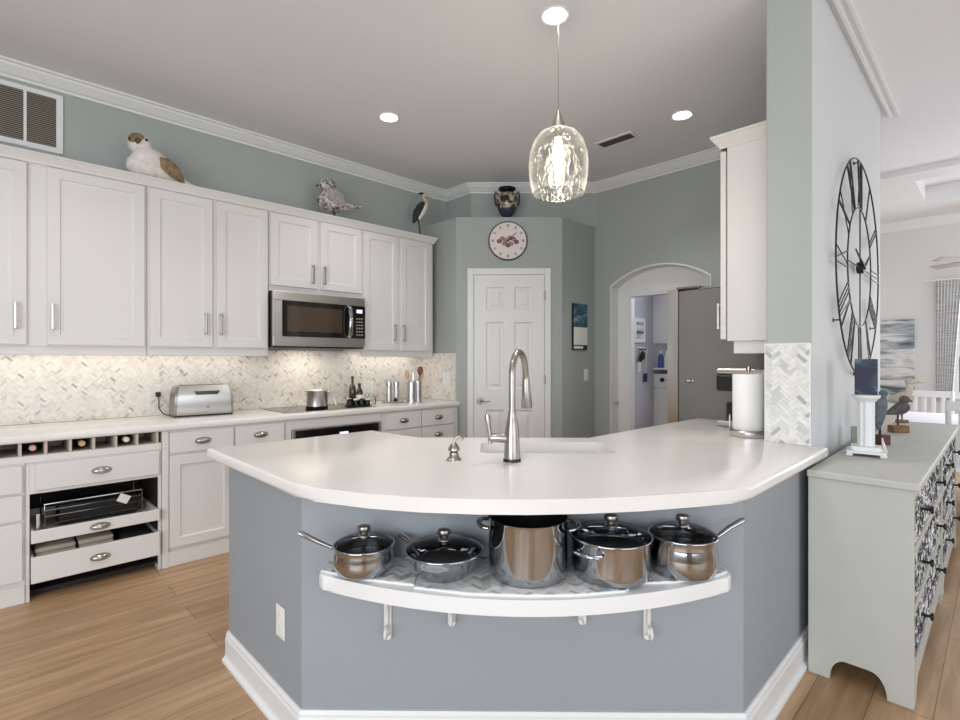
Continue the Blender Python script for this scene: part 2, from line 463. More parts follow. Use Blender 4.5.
def tag(o, label=None, cat=None, group=None, kind=None):
    if label: o['label'] = label
    if cat: o['category'] = cat
    if group: o['group'] = group
    if kind: o['kind'] = kind
    return o

def thing(name, label, cat, loc=(0, 0, 0), group=None, rz=None):
    """Empty at a thing's base; without rz its parts are given in world coordinates, with rz in local ones"""
    o = bpy.data.objects.new(name, None); COL.objects.link(o)
    o.empty_display_size = 0.1
    o.location = loc
    if rz is None: ORG[o.name] = Vector(loc)
    else: o.rotation_euler.z = rz; ORG[o.name] = Vector((0, 0, 0))
    return tag(o, label, cat, group)

def struct(name, mb, m, smooth=0, parent=None, label=None):
    o = mb.build(name, m, parent, smooth)
    if parent is None: o['kind'] = 'structure'
    if label: o['label'] = label
    return o

def copy_tree(o, parent=None):
    c = o.copy(); COL.objects.link(c)
    if parent is not None: c.parent = parent
    for ch in list(o.children): copy_tree(ch, c)
    return c

def arc(cx, cy, r, a0, a1, n):
    return [(cx + r * math.cos(a0 + (a1 - a0) * i / n), cy + r * math.sin(a0 + (a1 - a0) * i / n)) for i in range(n + 1)]
def rrect(x0, x1, y0, y1, r, n=5):
    p = []
    for cx, cy, a in ((x1 - r, y0 + r, -PI / 2), (x1 - r, y1 - r, 0), (x0 + r, y1 - r, PI / 2), (x0 + r, y0 + r, PI)):
        p += arc(cx, cy, r, a, a + PI / 2, n)
    return p

def clip_poly(poly, clip):
    out = poly
    n = len(clip)
    for i in range(n):
        a, b = clip[i], clip[(i + 1) % n]
        def side(p): return (b[0] - a[0]) * (p[1] - a[1]) - (b[1] - a[1]) * (p[0] - a[0])
        res = []
        for j in range(len(out)):
            p, q = out[j], out[(j + 1) % len(out)]
            sp, sq = side(p), side(q)
            if sp >= 0: res.append(p)
            if (sp >= 0) != (sq >= 0):
                t = sp / (sp - sq); res.append((p[0] + t * (q[0] - p[0]), p[1] + t * (q[1] - p[1])))
        out = res
        if not out: break
    return out

def herringbone(name, clip, w, n, gap, mapf, palette, parent, ang=PI / 4, thick=0.002, off=(0, 0), m=None):
    """mosaic of small slabs laid in a herringbone inside the convex polygon clip (ccw)"""
    us = [p[0] for p in clip]; vs = [p[1] for p in clip]
    cu, cv = (min(us) + max(us)) / 2, (min(vs) + max(vs)) / 2
    rad = math.hypot(max(us) - min(us), max(vs) - min(vs)) / 2 + w * n
    k = int(rad / w) + 2
    ca, sa = math.cos(ang), math.sin(ang)
    bm = bmesh.new(); lay = bm.loops.layers.float_color.new('Col')
    for x in range(-k, k):
        for y in range(-k, k):
            d = (x - y) % (2 * n)
            if d == 0: r = (x, y, n, 1)
            elif d == 2 * n - 1: r = (x, y, 1, n)
            else: continue
            x0, y0, x1, y1 = r[0] * w + gap, r[1] * w + gap, (r[0] + r[2]) * w - gap, (r[1] + r[3]) * w - gap
            q = [(cu + off[0] + a * ca - b * sa, cv + off[1] + a * sa + b * ca) for a, b in ((x0, y0), (x1, y0), (x1, y1), (x0, y1))]
            q = clip_poly(q, clip)
            if len(q) < 3: continue
            c = random.choices([p[0] for p in palette], [p[1] for p in palette])[0]
            f = random.uniform(0.94, 1.0); c = (c[0] * f, c[1] * f, c[2] * f, 1)
            top = [bm.verts.new(mapf(a, b, thick)) for a, b in q]
            bot = [bm.verts.new(mapf(a, b, 0.0)) for a, b in q]
            fs = [bm.faces.new(top)]
            for i in range(len(q)):
                j = (i + 1) % len(q)
                fs.append(bm.faces.new((top[i], bot[i], bot[j], top[j])))
            for f_ in fs:
                for l in f_.loops: l[lay] = c
    mb = MB(); mb.bm.free(); mb.bm = bm
    return mb.build(name, m or M['tile'], parent)

R45 = -PI / 4
def front_map(base, s, d, z):
    """s along the peninsula front (to the right), d out towards the room"""
    q = math.sqrt(0.5)
    return (base[0] + s * q - d * q, base[1] - s * q - d * q, z)

# ------------------------------------------------------------------ the room shell
YW, YU, YL, XR = 4.336, 3.986, 3.691, 4.662
CZ = 3.167
struct('floor', MB().box(-3.4, 9.2, -4.0, 4.5, -0.05, 0.0), M['floor'])
struct('ceiling', MB().box(-3.4, 6.43, -4.0, 4.5, CZ, CZ + 0.05), M['ceil'])
struct('wall_left', MB().box(-3.4, 4.0, YW, YW + 0.12, 0, CZ), M['wall'])
# plain walls behind the photographer with their window openings
def holed(x0, x1, z0, z1, hx0, hx1, hz0, hz1, fixed0, fixed1, axis):
    mb = MB()
    for a0, a1, b0, b1 in ((x0, hx0, z0, z1), (hx1, x1, z0, z1), (hx0, hx1, z0, hz0), (hx0, hx1, hz1, z1)):
        if axis == 'X': mb.box(fixed0, fixed1, a0, a1, b0, b1)
        else: mb.box(a0, a1, fixed0, fixed1, b0, b1)
    return mb
struct('wall_rear', holed(-4.0, 4.336, 0, CZ, -2.4, 1.2, 0.4, 2.6, -3.4, -3.3, 'X'), M['lightwall'])
struct('wall_side', holed(-3.3, 9.2, 0, CZ, -1.2, 2.8, 0.4, 2.6, -4.0, -3.9, 'Y'), M['lightwall'])

# pantry bump-out with its plant ledge, and the higher wall behind it
PS = 7.12
PANTRY = [(3.355, 4.33), (3.355, PS - 3.355), (PS - 3.03, 3.03), (XR - 0.001, 3.03), (XR - 0.001, 4.33)]
struct('wall_pantry', MB().prism(PANTRY, 0, 2.722), M['wall'])
struct('wall_back', MB().prism([(3.72, 4.40), (3.72, 3.94), (XR - 0.001, 2.998), (4.9, 2.998), (4.9, 4.40)], 2.7221, CZ), M['wall'])

# arched wall on the right of the kitchen
AY0, AY1, AZ, AAP = 1.83, 2.832, 2.07, 2.234
AYM = (AY0 + AY1) / 2
Rr = ((AY1 - AY0) ** 2 / 4 + (AAP - AZ) ** 2) / (2 * (AAP - AZ))
ha = math.asin((AY1 - AY0) / 2 / Rr)
ARC = [((AY0 + AY1) / 2 + Rr * math.sin(t), AAP - Rr + Rr * math.cos(t)) for t in [-ha + 2 * ha * i / 24 for i in range(25)]]
outl = [(0.64, 0), (AY0, 0)] + ARC + [(AY1, 0), (3.03, 0), (3.03, 2.722), (2.998, 2.722), (2.998, CZ), (0.64, CZ)]
struct('wall_arch', MB().prism_ax(outl, 'X', XR, XR + 0.13), M['wall'])
# white lining of the arch and the short passage to the next door
lin_in = [(AY0, 0)] + ARC + [(AY1, 0)]
lin_out = [(AY1 + 0.012, 0)] + [((p[0] - AYM) * 1.02 + AYM, p[1] + 0.012) for p in reversed(ARC)] + [(AY0 - 0.012, 0)]
def shift_in(p): return ((p[0] - AYM) * 0.9965 + AYM, p[1] - 0.003 if p[1] > 0.1 else p[1])
struct('trim_1', MB().prism_ax([shift_in(p) for p in lin_in] + lin_out, 'X', XR - 0.0005, 4.80), M['white'], 30)
DY0, DY1, DH = 1.92, 2.675, 1.965
struct('wall_passage', MB().prism_ax([(1.2, 0), (DY0, 0), (DY0, DH), (DY1, DH), (DY1, 0), (3.4, 0), (3.4, CZ), (1.2, CZ)], 'X', 4.80, 4.86), M['white'])
cas = MB()
cas.box(4.788, 4.80, DY1, DY1 + 0.045, 0, DH + 0.045, 0.003).box(4.788, 4.80, DY0 - 0.045, DY0, 0, DH + 0.045, 0.003).box(4.787, 4.80, DY0 - 0.045, DY1 + 0.045, DH, DH + 0.045, 0.003)
struct('trim_2', cas, M['white'])
struct('wall_laundry', MB().box(4.861, 7.1, 2.95, 3.05, 0, 2.8).box(7.05, 7.15, 1.45, 2.95, 0, 2.8).box(4.861, 7.05, 1.45, 1.5, 0, 2.8).box(4.861, 7.1, 1.5, 2.95, 2.75, 2.8), M['laundrywall'])

# clock wall (end face towards the kitchen counter) and the dining end
XC = 2.81
struct('wall_clock', MB().box(XC, 4.725, 0.631, 0.822, 0, CZ), M['lightwall'])
struct('wall_end', MB().box(XC - 0.004, XC - 0.0005, 0.6315, 0.8215, 0, CZ - 0.001).box(XC - 0.003, XR - 0.001, 0.8225, 0.826, 0, CZ - 0.001), M['wall'])
DX = 8.6
struct('wall_dining', holed(-3.2, 1.7, 0, 3.12, -1.2, 0.44, 0.86, 2.12, DX, DX + 0.1, 'X'), M['dinewall'])
struct('wall_dining_side', MB().box(4.725, DX, 1.6, 1.7, 0, 3.12), M['dinewall'])
struct('trim_3', MB().box(6.43, 6.52, -3.9, 1.6, 3.115, CZ + 0.05), M['white'])
dc = MB()
TX0, TX1, TY1, DCZ = 6.75, 7.75, 0.62, 3.12
dc.box(6.52, TX0, -3.9, 1.6, DCZ, DCZ + 0.03).box(TX1, DX + 0.1, -3.9, 1.7, DCZ, DCZ + 0.03).box(TX0, TX1, TY1, 1.6, DCZ, DCZ + 0.03)
dc.box(TX0 - 0.05, TX0, -3.9, TY1, DCZ + 0.03, 3.30).box(TX1, TX1 + 0.05, -3.9, TY1, DCZ + 0.03, 3.30).box(TX0 - 0.05, TX1 + 0.05, TY1, TY1 + 0.05, DCZ + 0.03, 3.30)
struct('ceiling_tray', MB().box(TX0 - 0.05, TX1 + 0.05, -3.9, TY1 + 0.05, 3.301, 3.34), M['ceil'])
struct('ceiling_dining', dc, M['white'])

# crown mouldings
crown = [(0, 3.078), (0.012, 3.078), (0.016, 3.092), (0.03, 3.098), (0.07, 3.138), (0.074, 3.15), (0.09, 3.153), (0.09, CZ), (0, CZ)]
struct('trim_4', MB().sweep(crown, [(-3.3, YW), (3.72, YW), (3.72, 3.94), (XR, 2.998), (XR, 0.826)]), M['white'])
strip = [(0.026, CZ - 0.0005), (0.026, 3.148), (0.042, 3.148), (0.046, 3.16), (0.068, 3.16), (0.072, 3.148), (0.088, 3.148), (0.088, CZ - 0.0005)]
struct('trim_5', MB().sweep(strip, [(2.82, 0.631), (4.93, 0.631)]), M['white'])
struct('trim_6', MB().sweep([(0, 3.0), (0.015, 3.0), (0.09, 3.09), (0.09, 3.119), (0, 3.119)], [(4.8, 1.6), (DX, 1.6), (DX, -3.8)]), M['white'])

# baseboards
base = [(0, 0), (0.02, 0), (0.02, 0.008), (0.014, 0.02), (0.014, 0.085), (0.011, 0.1), (0.004, 0.11), (0, 0.11)]
struct('baseboard_pantry', MB().sweep(base, [(3.356, 3.764), (PS - 3.03, 3.029), (XR, 3.029)]), M['white'])
struct('baseboard_clock', MB().sweep(base, [(2.84, 0.631), (4.725, 0.631)]), M['white'])
struct('baseboard_dining', MB().sweep(base, [(4.8, 1.6), (DX, 1.6), (DX, -3.8)]), M['white'])
struct('baseboard_arch', MB().sweep(base, [(XR, 3.02), (XR, AY1 + 0.01)]), M['white'])

# pantry door, built facing the camera on the diagonal wall
def diag(s): return ((PS / 2 + 0.2935) + s, )
E0 = Vector(((3.467 + 3.974) / 2, (3.644 + 3.149) / 2, 0))
k_ = (PS - E0.x - E0.y) / 2; E0.x += k_; E0.y += k_
door = thing('door_1', None, None, E0, rz=R45); door['kind'] = 'structure'
DW = 0.347; DHT = 2.15
mb = MB()
for s_ in (-1, 1):
    x0, x1 = sorted((s_ * DW, s_ * (DW + 0.062)))
    mb.box(x0, x1, -0.02, -0.0005, 0, DHT + 0.068, 0.004)
mb.box(-DW, DW, -0.0195, -0.0005, DHT + 0.004, DHT + 0.068, 0.004)
mb.build('casing', M['white'], door)
def slab6(mb, hw, h, y):
    """six panel door slab face at y (towards -y)"""
    st = 0.115; mu = 0.1
    rows = [(0.2, 0.83), (1.03, 1.69), (1.81, h - 0.115)]
    xs = [(-hw + st, -mu / 2), (mu / 2, hw - st)]
    def fr(x0, x1, z0, z1): mb.box(x0, x1, y, y + 0.012, z0, z1)
    fr(-hw, -hw + st, 0.01, h); fr(hw - st, hw, 0.01, h); fr(-mu / 2, mu / 2, 0.01, h)
    zs = [0.01] + [v for r in rows for v in r] + [h]
    for i in range(0, len(zs), 2):
        for a, b in xs: fr(a, b, zs[i], zs[i + 1])
    mb.box(-hw, hw, y + 0.0118, y + 0.02, 0.01, h)
    for a, b in xs:
        for z0, z1 in rows:
            V = [(a, y + 0.0005, z0), (b, y + 0.0005, z0), (b, y + 0.0005, z1), (a, y + 0.0005, z1)]
            g = 0.014
            V += [(a + g, y + 0.0115, z0 + g), (b - g, y + 0.0115, z0 + g), (b - g, y + 0.0115, z1 - g), (a + g, y + 0.0115, z1 - g)]
            g = 0.03
            V += [(a + g, y + 0.0115, z0 + g), (b - g, y + 0.0115, z0 + g), (b - g, y + 0.0115, z1 - g), (a + g, y + 0.0115, z1 - g)]
            g = 0.055
            V += [(a + g, y + 0.004, z0 + g), (b - g, y + 0.004, z0 + g), (b - g, y + 0.004, z1 - g), (a + g, y + 0.004, z1 - g)]
            F = []
            for k in (0, 4, 8):
                F += [(k + i, k + (i + 1) % 4, k + 4 + (i + 1) % 4, k + 4 + i) for i in range(4)]
            F.append((12, 13, 14, 15))
            mb._new(V, F)
    return mb
sl = slab6(MB(), DW - 0.004, DHT, -0.018).build('slab', M['white'], door, fix=False)
h_ = MB().cyl((-DW + 0.06, -0.045, 0.92), 0.028, 0.03, 20, 'Y', 0.005)
h_.tube([(-DW + 0.06, -0.055, 0.92), (-DW + 0.085, -0.06, 0.925), (-DW + 0.12, -0.06, 0.912), (-DW + 0.16, -0.058, 0.918)], [0.011, 0.01, 0.008, 0.007], 8)
h_.build('lever_handle', M['nickel'], door, 40)
for z in (0.25, 1.08, 1.9):
    MB().cyl((DW + 0.001, -0.026, z), 0.008, 0.09, 10).build('hinge', M['nickel'], door, 40)

# ------------------------------------------------------------------ cabinets
def door_panel(mb, x0, x1, z0, z1, yf, th=0.019, fr=0.06, flat=False):
    """framed door or drawer front whose face lies at y = yf and looks towards -y"""
    if flat:
        return mb.box(x0, x1, yf, yf + th, z0, z1, 0.004)
    a = [(x0, z0), (x1, z0), (x1, z1), (x0, z1)]
    def ring(g, y): return [(x0 + g, y, z0 + g), (x1 - g, y, z0 + g), (x1 - g, y, z1 - g), (x0 + g, y, z1 - g)]
    V = ring(0, yf + th) + ring(0, yf + 0.004) + ring(0.004, yf) + ring(fr, yf) + ring(fr + 0.006, yf + 0.007) + ring(fr + 0.02, yf + 0.009)
    F = []
    for k in range(0, 20, 4): F += [(k + i, k + (i + 1) % 4, k + 4 + (i + 1) % 4, k + 4 + i) for i in range(4)]
    F += [(20, 21, 22, 23), (3, 2, 1, 0)]
    mb._new(V, F); return mb

def bar_pull(parent, x, z0, z1, yf):
    b = MB().box(x - 0.006, x + 0.006, yf - 0.034, yf - 0.024, z0, z1, 0.003)
    b.box(x - 0.005, x + 0.005, yf - 0.026, yf, z0 + 0.004, z0 + 0.015).box(x - 0.005, x + 0.005, yf - 0.026, yf, z1 - 0.015, z1 - 0.004)
    return b.build('handle', M['pull'], parent)

def cup_pull(parent, x, z, yf, W=0.047, H=0.021, D=0.026, name='cup_pull'):
    mb = MB(); V = []; F = []
    n, m = 18, 8
    for i in range(n + 1):
        t = PI * i / n
        for j in range(m + 1):
            p = PI / 2 * j / m
            V.append((x + W * math.cos(t), yf - 0.004 - D * math.sin(t) * math.sin(p), z + H * math.sin(t) * math.cos(p)))
    for i in range(n):
        for j in range(m): F.append((i * (m + 1) + j, (i + 1) * (m + 1) + j, (i + 1) * (m + 1) + j + 1, i * (m + 1) + j + 1))
    mb._new(V, F)
    pl = [(x + W * 1.06 * math.cos(2 * PI * i / 28), z + H * 1.05 * math.sin(2 * PI * i / 28)) for i in range(28)]
    mb.prism_ax(pl, 'Y', yf - 0.004, yf)
    return mb.build(name, M['pull'], parent, 40)

YD = YU            # upper door faces
def upper(name, label, x0, x1, z0, z1, doors, rail=True):
    t = thing(name, label, 'cabinet', (x0, YW, z0), 'wall cabinets on the left wall')
    mb = MB().box(x0 + 0.001, x1 - 0.001, YD + 0.02, YW - 0.001, z0 + (0.05 if rail else 0), z1 + 0.036)
    if rail: mb.box(x0 + 0.001, x1 - 0.001, YD + 0.021, YD + 0.05, z0, z0 + 0.05, 0.004)
    mb.build('body', M['cab'], t)
    for a, b, c, d, hs in doors:
        dr = door_panel(MB(), a, b, c, d, YD).build('door', M['cab'], t)
        hx = b - 0.05 if hs > 0 else a + 0.025
        hz = c + 0.09 if z0 < 1.7 else c + 0.04
        bar_pull(dr, hx, hz, hz + 0.155, YD)
    return t
UT = 2.50
BT = UT + 0.0365
upper('wall_cabinet', 'white double-door wall cabinet at the far left under the return air grille', -0.34, 0.799, 1.35, UT, [(-0.29, 0.197, 1.41, 2.475, 1), (0.286, 0.785, 1.41, 2.475, -1)])
upper('wall_cabinet', 'white double-door wall cabinet above the long toaster, left of the microwave', 0.801, 1.609, 1.35, UT, [(0.813, 1.203, 1.41, 2.475, 1), (1.230, 1.598, 1.41, 2.475, -1)])
upper('wall_cabinet', 'short white double-door wall cabinet directly above the microwave', 1.611, 2.437, 1.862, UT, [(1.621, 2.012, 1.905, 2.475, 1), (2.039, 2.43, 1.905, 2.475, -1)], False)
upper('wall_cabinet', 'tall white double-door wall cabinet right of the microwave above the utensil crock', 2.439, 3.25, 1.347, UT, [(2.45, 2.825, 1.405, 2.475, 1), (2.851, 3.21, 1.405, 2.475, -1)])
cr = [(0, UT - 0.018), (0.012, UT - 0.018), (0.016, UT - 0.004), (0.034, UT + 0.028), (0.04, UT + 0.032), (0.04, UT + 0.042), (0, UT + 0.042)]
t = thing('cabinet_crown', 'white crown strip running along the top of the left wall cabinets', 'molding', (1.4, YD, UT))
MB().sweep(cr, [(-0.34, YD + 0.019), (3.252, YD + 0.019), (3.252, YW - 0.002)][::1]).build('molding', M['cab'], t)

# base run
YF = 3.72; YB = YF - 0.019      # door faces
def base_body(t, x0, x1, z0=0.105, z1=0.868, plinth=True, front=True):
    mb = MB().box(x0 + 0.001, x1 - 0.001, YF, YW - 0.001, z0, z1)
    if plinth:
        mb.box(x0 + 0.001, x1 - 0.001, YF + 0.005, YF + 0.03, 0.0, z0)
        mb.box(x0 + 0.001, x1 - 0.001, YF - 0.008, YF + 0.0045, 0.0, z0 - 0.01, 0.003)
    return mb.build('body', M['cab'], t)
def drawer(t, a, b, c, d, pull=True, flat=True):
    o = door_panel(MB(), a, b, c, d, YB, flat=flat, fr=0.05).build('drawer', M['cab'], t)
    if pull: cup_pull(o, (a + b) / 2, (c + d) / 2, YB)
    return o
G = 'base cabinets on the left wall'
t = thing('base_cabinet', 'white base cabinet of three stacked drawers at the far left edge', 'cabinet', (-0.12, YW, 0), G)
base_body(t, -0.45, 0.176, z1=0.757)
for c, d in ((0.60, 0.745), (0.452, 0.588), (0.125, 0.44)): drawer(t, -0.40, 0.165, c, d)

t = thing('base_cabinet', 'white base cabinet with an open bay holding two pull-out trays', 'cabinet', (0.51, YW, 0), G)
mb = MB()
mb.box(0.177, 0.194, YF, YW - 0.001, 0, 0.757).box(0.803, 0.819, YF, YW - 0.001, 0, 0.757)
mb.box(0.1945, 0.8025, YF, YW - 0.001, 0.585, 0.757)
mb.build('body', M['cab'], t)
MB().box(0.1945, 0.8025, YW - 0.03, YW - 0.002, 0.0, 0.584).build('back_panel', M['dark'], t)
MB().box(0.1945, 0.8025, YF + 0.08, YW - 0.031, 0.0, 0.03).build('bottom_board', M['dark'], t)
for a_ in (0.1945, 0.8005): MB().box(a_, a_ + 0.002, YF + 0.012, YW - 0.031, 0.03, 0.584).build('side_shade_sheet', M['dark'], t)  # near-black sheets put the bay's shade over its white sides
drawer(t, 0.217, 0.806, 0.603, 0.745)
def tray(z0, z1, pz):
    y0 = 3.665
    o = MB().box(0.197, 0.8, y0, y0 + 0.018, z0, z1, 0.003).box(0.199, 0.2110, y0 + 0.018, 4.25, z0 + 0.01, z1 - 0.004).box(0.7865, 0.7985, y0 + 0.018, 4.25, z0 + 0.01, z1 - 0.004).box(0.2110, 0.7865, y0 + 0.018, 4.25, z0 + 0.008, z0 + 0.02).box(0.2110, 0.7865, 4.235, 4.25, z0 + 0.02, z1 - 0.004)
    o = o.build('pull_out_tray', M['cab'], t)
    cup_pull(o, 0.5, pz, y0)
tray(0.325, 0.392, 0.357); tray(0.108, 0.250, 0.178)

t = thing('base_cabinet', 'white base cabinet with door and two top drawers under the long toaster', 'cabinet', (1.2, YW, 0), G)
base_body(t, 0.821, 1.619)
drawer(t, 0.863, 1.25, 0.722, 0.855); drawer(t, 1.264, 1.602, 0.722, 0.855)
d1 = door_panel(MB(), 0.863, 1.25, 0.118, 0.706, YB).build('door', M['cab'], t); bar_pull(d1, 1.222, 0.47, 0.62, YB)
d1 = door_panel(MB(), 1.264, 1.602, 0.118, 0.706, YB).build('door', M['cab'], t); bar_pull(d1, 1.29, 0.47, 0.62, YB)
MB().box(0.8225, 0.8585, YF - 0.012, YF - 0.0005, 0, 0.866, 0.003).build('stile', M['cab'], t)

t = thing('oven_cabinet', 'white base cabinet framing the built-in oven below the cooktop', 'cabinet', (2.04, YW, 0), G)
MB().box(1.621, 1.665, YF, YW - 0.001, 0.0, 0.868).box(2.44, 2.459, YF, YW - 0.001, 0.0, 0.868).box(1.665, 2.44, YF - 0.002, YF + 0.03, 0.798, 0.868).box(1.665, 2.44, YF, YW - 0.001, 0.0, 0.1).build('frame', M['cab'], t)

t = thing('wall_oven', 'dark built-in oven with steel trim and small blue display under the cooktop', 'oven', (2.05, 3.95, 0.1005))
MB().box(1.667, 2.438, YF + 0.002, 4.3, 0.101, 0.797).build('body', M['black'], t)
fr_ = MB().box(1.668, 1.69, YB - 0.004, YF + 0.0015, 0.101, 0.797, 0.003).box(2.415, 2.437, YB - 0.004, YF + 0.0015, 0.101, 0.797, 0.003).box(1.69, 2.415, YB - 0.004, YF + 0.0015, 0.785, 0.797, 0.003)
fr_.build('trim_frame', M['steel'], t)
cp = MB().box(1.692, 2.413, YB - 0.008, YF + 0.001, 0.665, 0.783, 0.003).build('control_panel', M['blackglass'], t)
MB().box(2.05, 2.125, YB - 0.0095, YB - 0.0082, 0.712, 0.745).build('display', M['display'], cp)
dd = MB().box(1.692, 2.413, YB - 0.012, YF + 0.001, 0.11, 0.655, 0.004).build('oven_door', M['blackglass'], t)
MB().tube([(1.73, YB - 0.05, 0.62), (2.37, YB - 0.05, 0.62)], 0.011, 10).tube([(1.75, YB - 0.05, 0.62), (1.75, YB - 0.012, 0.62)], 0.008).tube([(2.35, YB - 0.05, 0.62), (2.35, YB - 0.012, 0.62)], 0.008).build('handle', M['steel'], dd, 40)

t = thing('base_cabinet', 'white base cabinet with two columns of drawers beside the pantry', 'cabinet', (2.9, YW, 0), G)
base_body(t, 2.461, 3.33)
for a, b in ((2.494, 2.873), (2.884, 3.273)):
    drawer(t, a, b, 0.712, 0.855); drawer(t, a, b, 0.545, 0.70); drawer(t, a, b, 0.12, 0.533)

# wine rack between base cabinets and worktop
t = thing('wine_rack', 'row of open wooden wine cubbies under the left worktop', 'wine rack', (0.18, YW, 0.758))
mb = MB().box(-0.45, 0.819, YF - 0.012, 4.05, 0.758, 0.796, 0.002)
mb.build('rail', M['cab'], t)
MB().box(-0.45, 0.819, YF, 4.05, 0.7962, 0.7985).build('cubby_floor', M['cabin'], t)
MB().box(-0.45, 0.819, 4.0505, 4.06, 0.758, 0.868).build('cubby_back', M['cabin'], t)
for i in range(12):
    x = 0.797 - 0.107 * i
    MB().box(x - 0.0065, x + 0.0065, YF - 0.006, 4.049, 0.7987, 0.868).build('divider', M['cabin'], t)
for x, cap, lab in ((0.208, 'pinkcap', 'dark wine bottle with pink capped neck, leftmost in the wine cubbies'), (0.424, 'cork', 'dark wine bottle with tan capped neck in the middle of the wine cubbies'), (0.638, 'whitecap', 'dark wine bottle with white capped neck, rightmost in the wine cubbies')):
    t = thing('wine_bottle', lab, 'bottle', (x, 3.9, 0.799), 'bottles in the wine cubbies')
    z = 0.8355
    MB().lathe([(0, 0.3), (0.034, 0.3), (0.037, 0.29), (0.037, 0.12), (0.03, 0.095), (0.0155, 0.07), (0.0145, 0.03), (0, 0.03)], (x, 3.732, z), 20, 'Y').build('bottle', M['winebottle'], t, 40)
    MB().lathe([(0, 0), (0.014, 0.0), (0.0165, 0.004), (0.0165, 0.03), (0.0158, 0.06), (0, 0.06)], (x, 3.728, z), 16, 'Y').build('capsule', M[cap], t, 40)

# left worktop
t = tag(MB().box(-0.45, 3.345, YL, YW - 0.012, 0.869, 0.914, 0.014, 3).build('countertop', M['quartz'], None, 40, (1.4, 4.0, 0.869)), 'long white worktop running under the left wall cabinets', 'countertop')

# mosaic splashbacks
PAL = [(S(234, 229, 222), 66), (S(226, 220, 212), 23), (S(212, 207, 200), 7), (S(190, 187, 182), 3), (S(168, 166, 162), 1)]
o = struct('trim_7', MB().box(-0.5, 3.353, YW - 0.008, YW - 0.0006, 0.914, 1.4), M['grout'])
herringbone('mosaic', [(-0.5, 0.915), (3.345, 0.915), (3.345, 1.399), (-0.5, 1.399)], 0.0125, 3, 0.0004, lambda u, v, th: (u, YW - 0.008 - th, v), PAL, o)
o = struct('trim_8', MB().box(3.347, 3.3545, PS - 3.355 + 0.002, YW - 0.009, 0.914, 1.386), M['grout'])
herringbone('mosaic', [(3.768, 0.915), (4.325, 0.915), (4.325, 1.385), (3.768, 1.385)], 0.0125, 3, 0.0004, lambda u, v, th: (3.347 - th, u, v), PAL, o)

# ------------------------------------------------------------------ microwave
t = thing('microwave', 'stainless over-the-range microwave with dark glass door and black keypad', 'microwave', (2.018, YW, 1.415))
MX0, MX1, MF = 1.613, 2.424, 3.926
MB().box(MX0, MX1, MF + 0.03, YW - 0.01, 1.4155, 1.858, 0.004).build('case', M['black'], t)
fr_ = MB()
fr_.box(MX0, MX1, MF, MF + 0.029, 1.428, 1.505, 0.004).box(MX0, MX1, MF, MF + 0.029, 1.785, 1.857, 0.004).box(MX0, MX0 + 0.07, MF, MF + 0.029, 1.5052, 1.7848)
fr_.build('front_frame', M['steel'], t)
dg = MB().box(MX0 + 0.0705, MX1 - 0.165, MF - 0.003, MF + 0.029, 1.5052, 1.7848, 0.003).build('door', M['blackglass'], t)
MB().box(MX0 + 0.11, MX1 - 0.225, MF - 0.0045, MF - 0.0032, 1.545, 1.745).build('window', M['ovenglass'], dg)
kp = MB().box(MX1 - 0.1645, MX1, MF - 0.002, MF + 0.029, 1.5052, 1.7848, 0.002).build('keypad', M['blackglass'], t)
MB().box(MX1 - 0.085, MX1 - 0.03, MF - 0.0035, MF - 0.0022, 1.725, 1.755).build('display', M['display'], kp)
bt = MB()
for i in range(3):
    for j in range(6):
        bt.box(MX1 - 0.088 + i * 0.024, MX1 - 0.072 + i * 0.024, MF - 0.003, MF - 0.0021, 1.53 + j * 0.028, 1.542 + j * 0.028)
bt.build('buttons', M['grille'], kp)
hp = [(MX1 - 0.165, MF - 0.005, 1.51), (MX1 - 0.165, MF - 0.04, 1.535), (MX1 - 0.165, MF - 0.05, 1.645), (MX1 - 0.165, MF - 0.04, 1.755), (MX1 - 0.165, MF - 0.005, 1.78)]
MB().tube(hp, 0.011, 10, wide=1.6, up=(0, 1, 0)).build('handle', M['chrome'], dg, 50)

# ------------------------------------------------------------------ peninsula
PXL, PYR, PSUM = 0.787, 0.615, 2.465
P0, P1, P2, P3 = (PXL, 2.39), (PXL, PSUM - PXL), (PSUM - PYR, PYR), (XC - 0.004, PYR)
t = thing('kitchen_peninsula', 'blue-grey angled kitchen peninsula with white baseboard under the large worktop', 'kitchen island', (1.6, 1.4, 0))
MB().sweep([(-0.11, 0), (0, 0), (0, 0.8685), (-0.11, 0.8685)], [P0, P1, P2, P3]).build('half_wall', M['pen'], t)
bb = [(0.0005, 0), (0.03, 0), (0.03, 0.012), (0.018, 0.022), (0.016, 0.03), (0.016, 0.098), (0.012, 0.108), (0.012, 0.116), (0.006, 0.128), (0.0005, 0.128)]
MB().sweep(bb, [P0, P1, P2, P3]).build('baseboard', M['white'], t)
inn = MB()
ip = [(2.80, 1.45), (2.31, 1.45), (1.58, 2.18), (1.58, 2.38), (0.9, 2.38)]
inn.sweep([(0, 0.1), (0.02, 0.1), (0.02, 0.8685), (0, 0.8685)], list(reversed(ip)))
inn.build('cabinet_back', M['cab'], t)

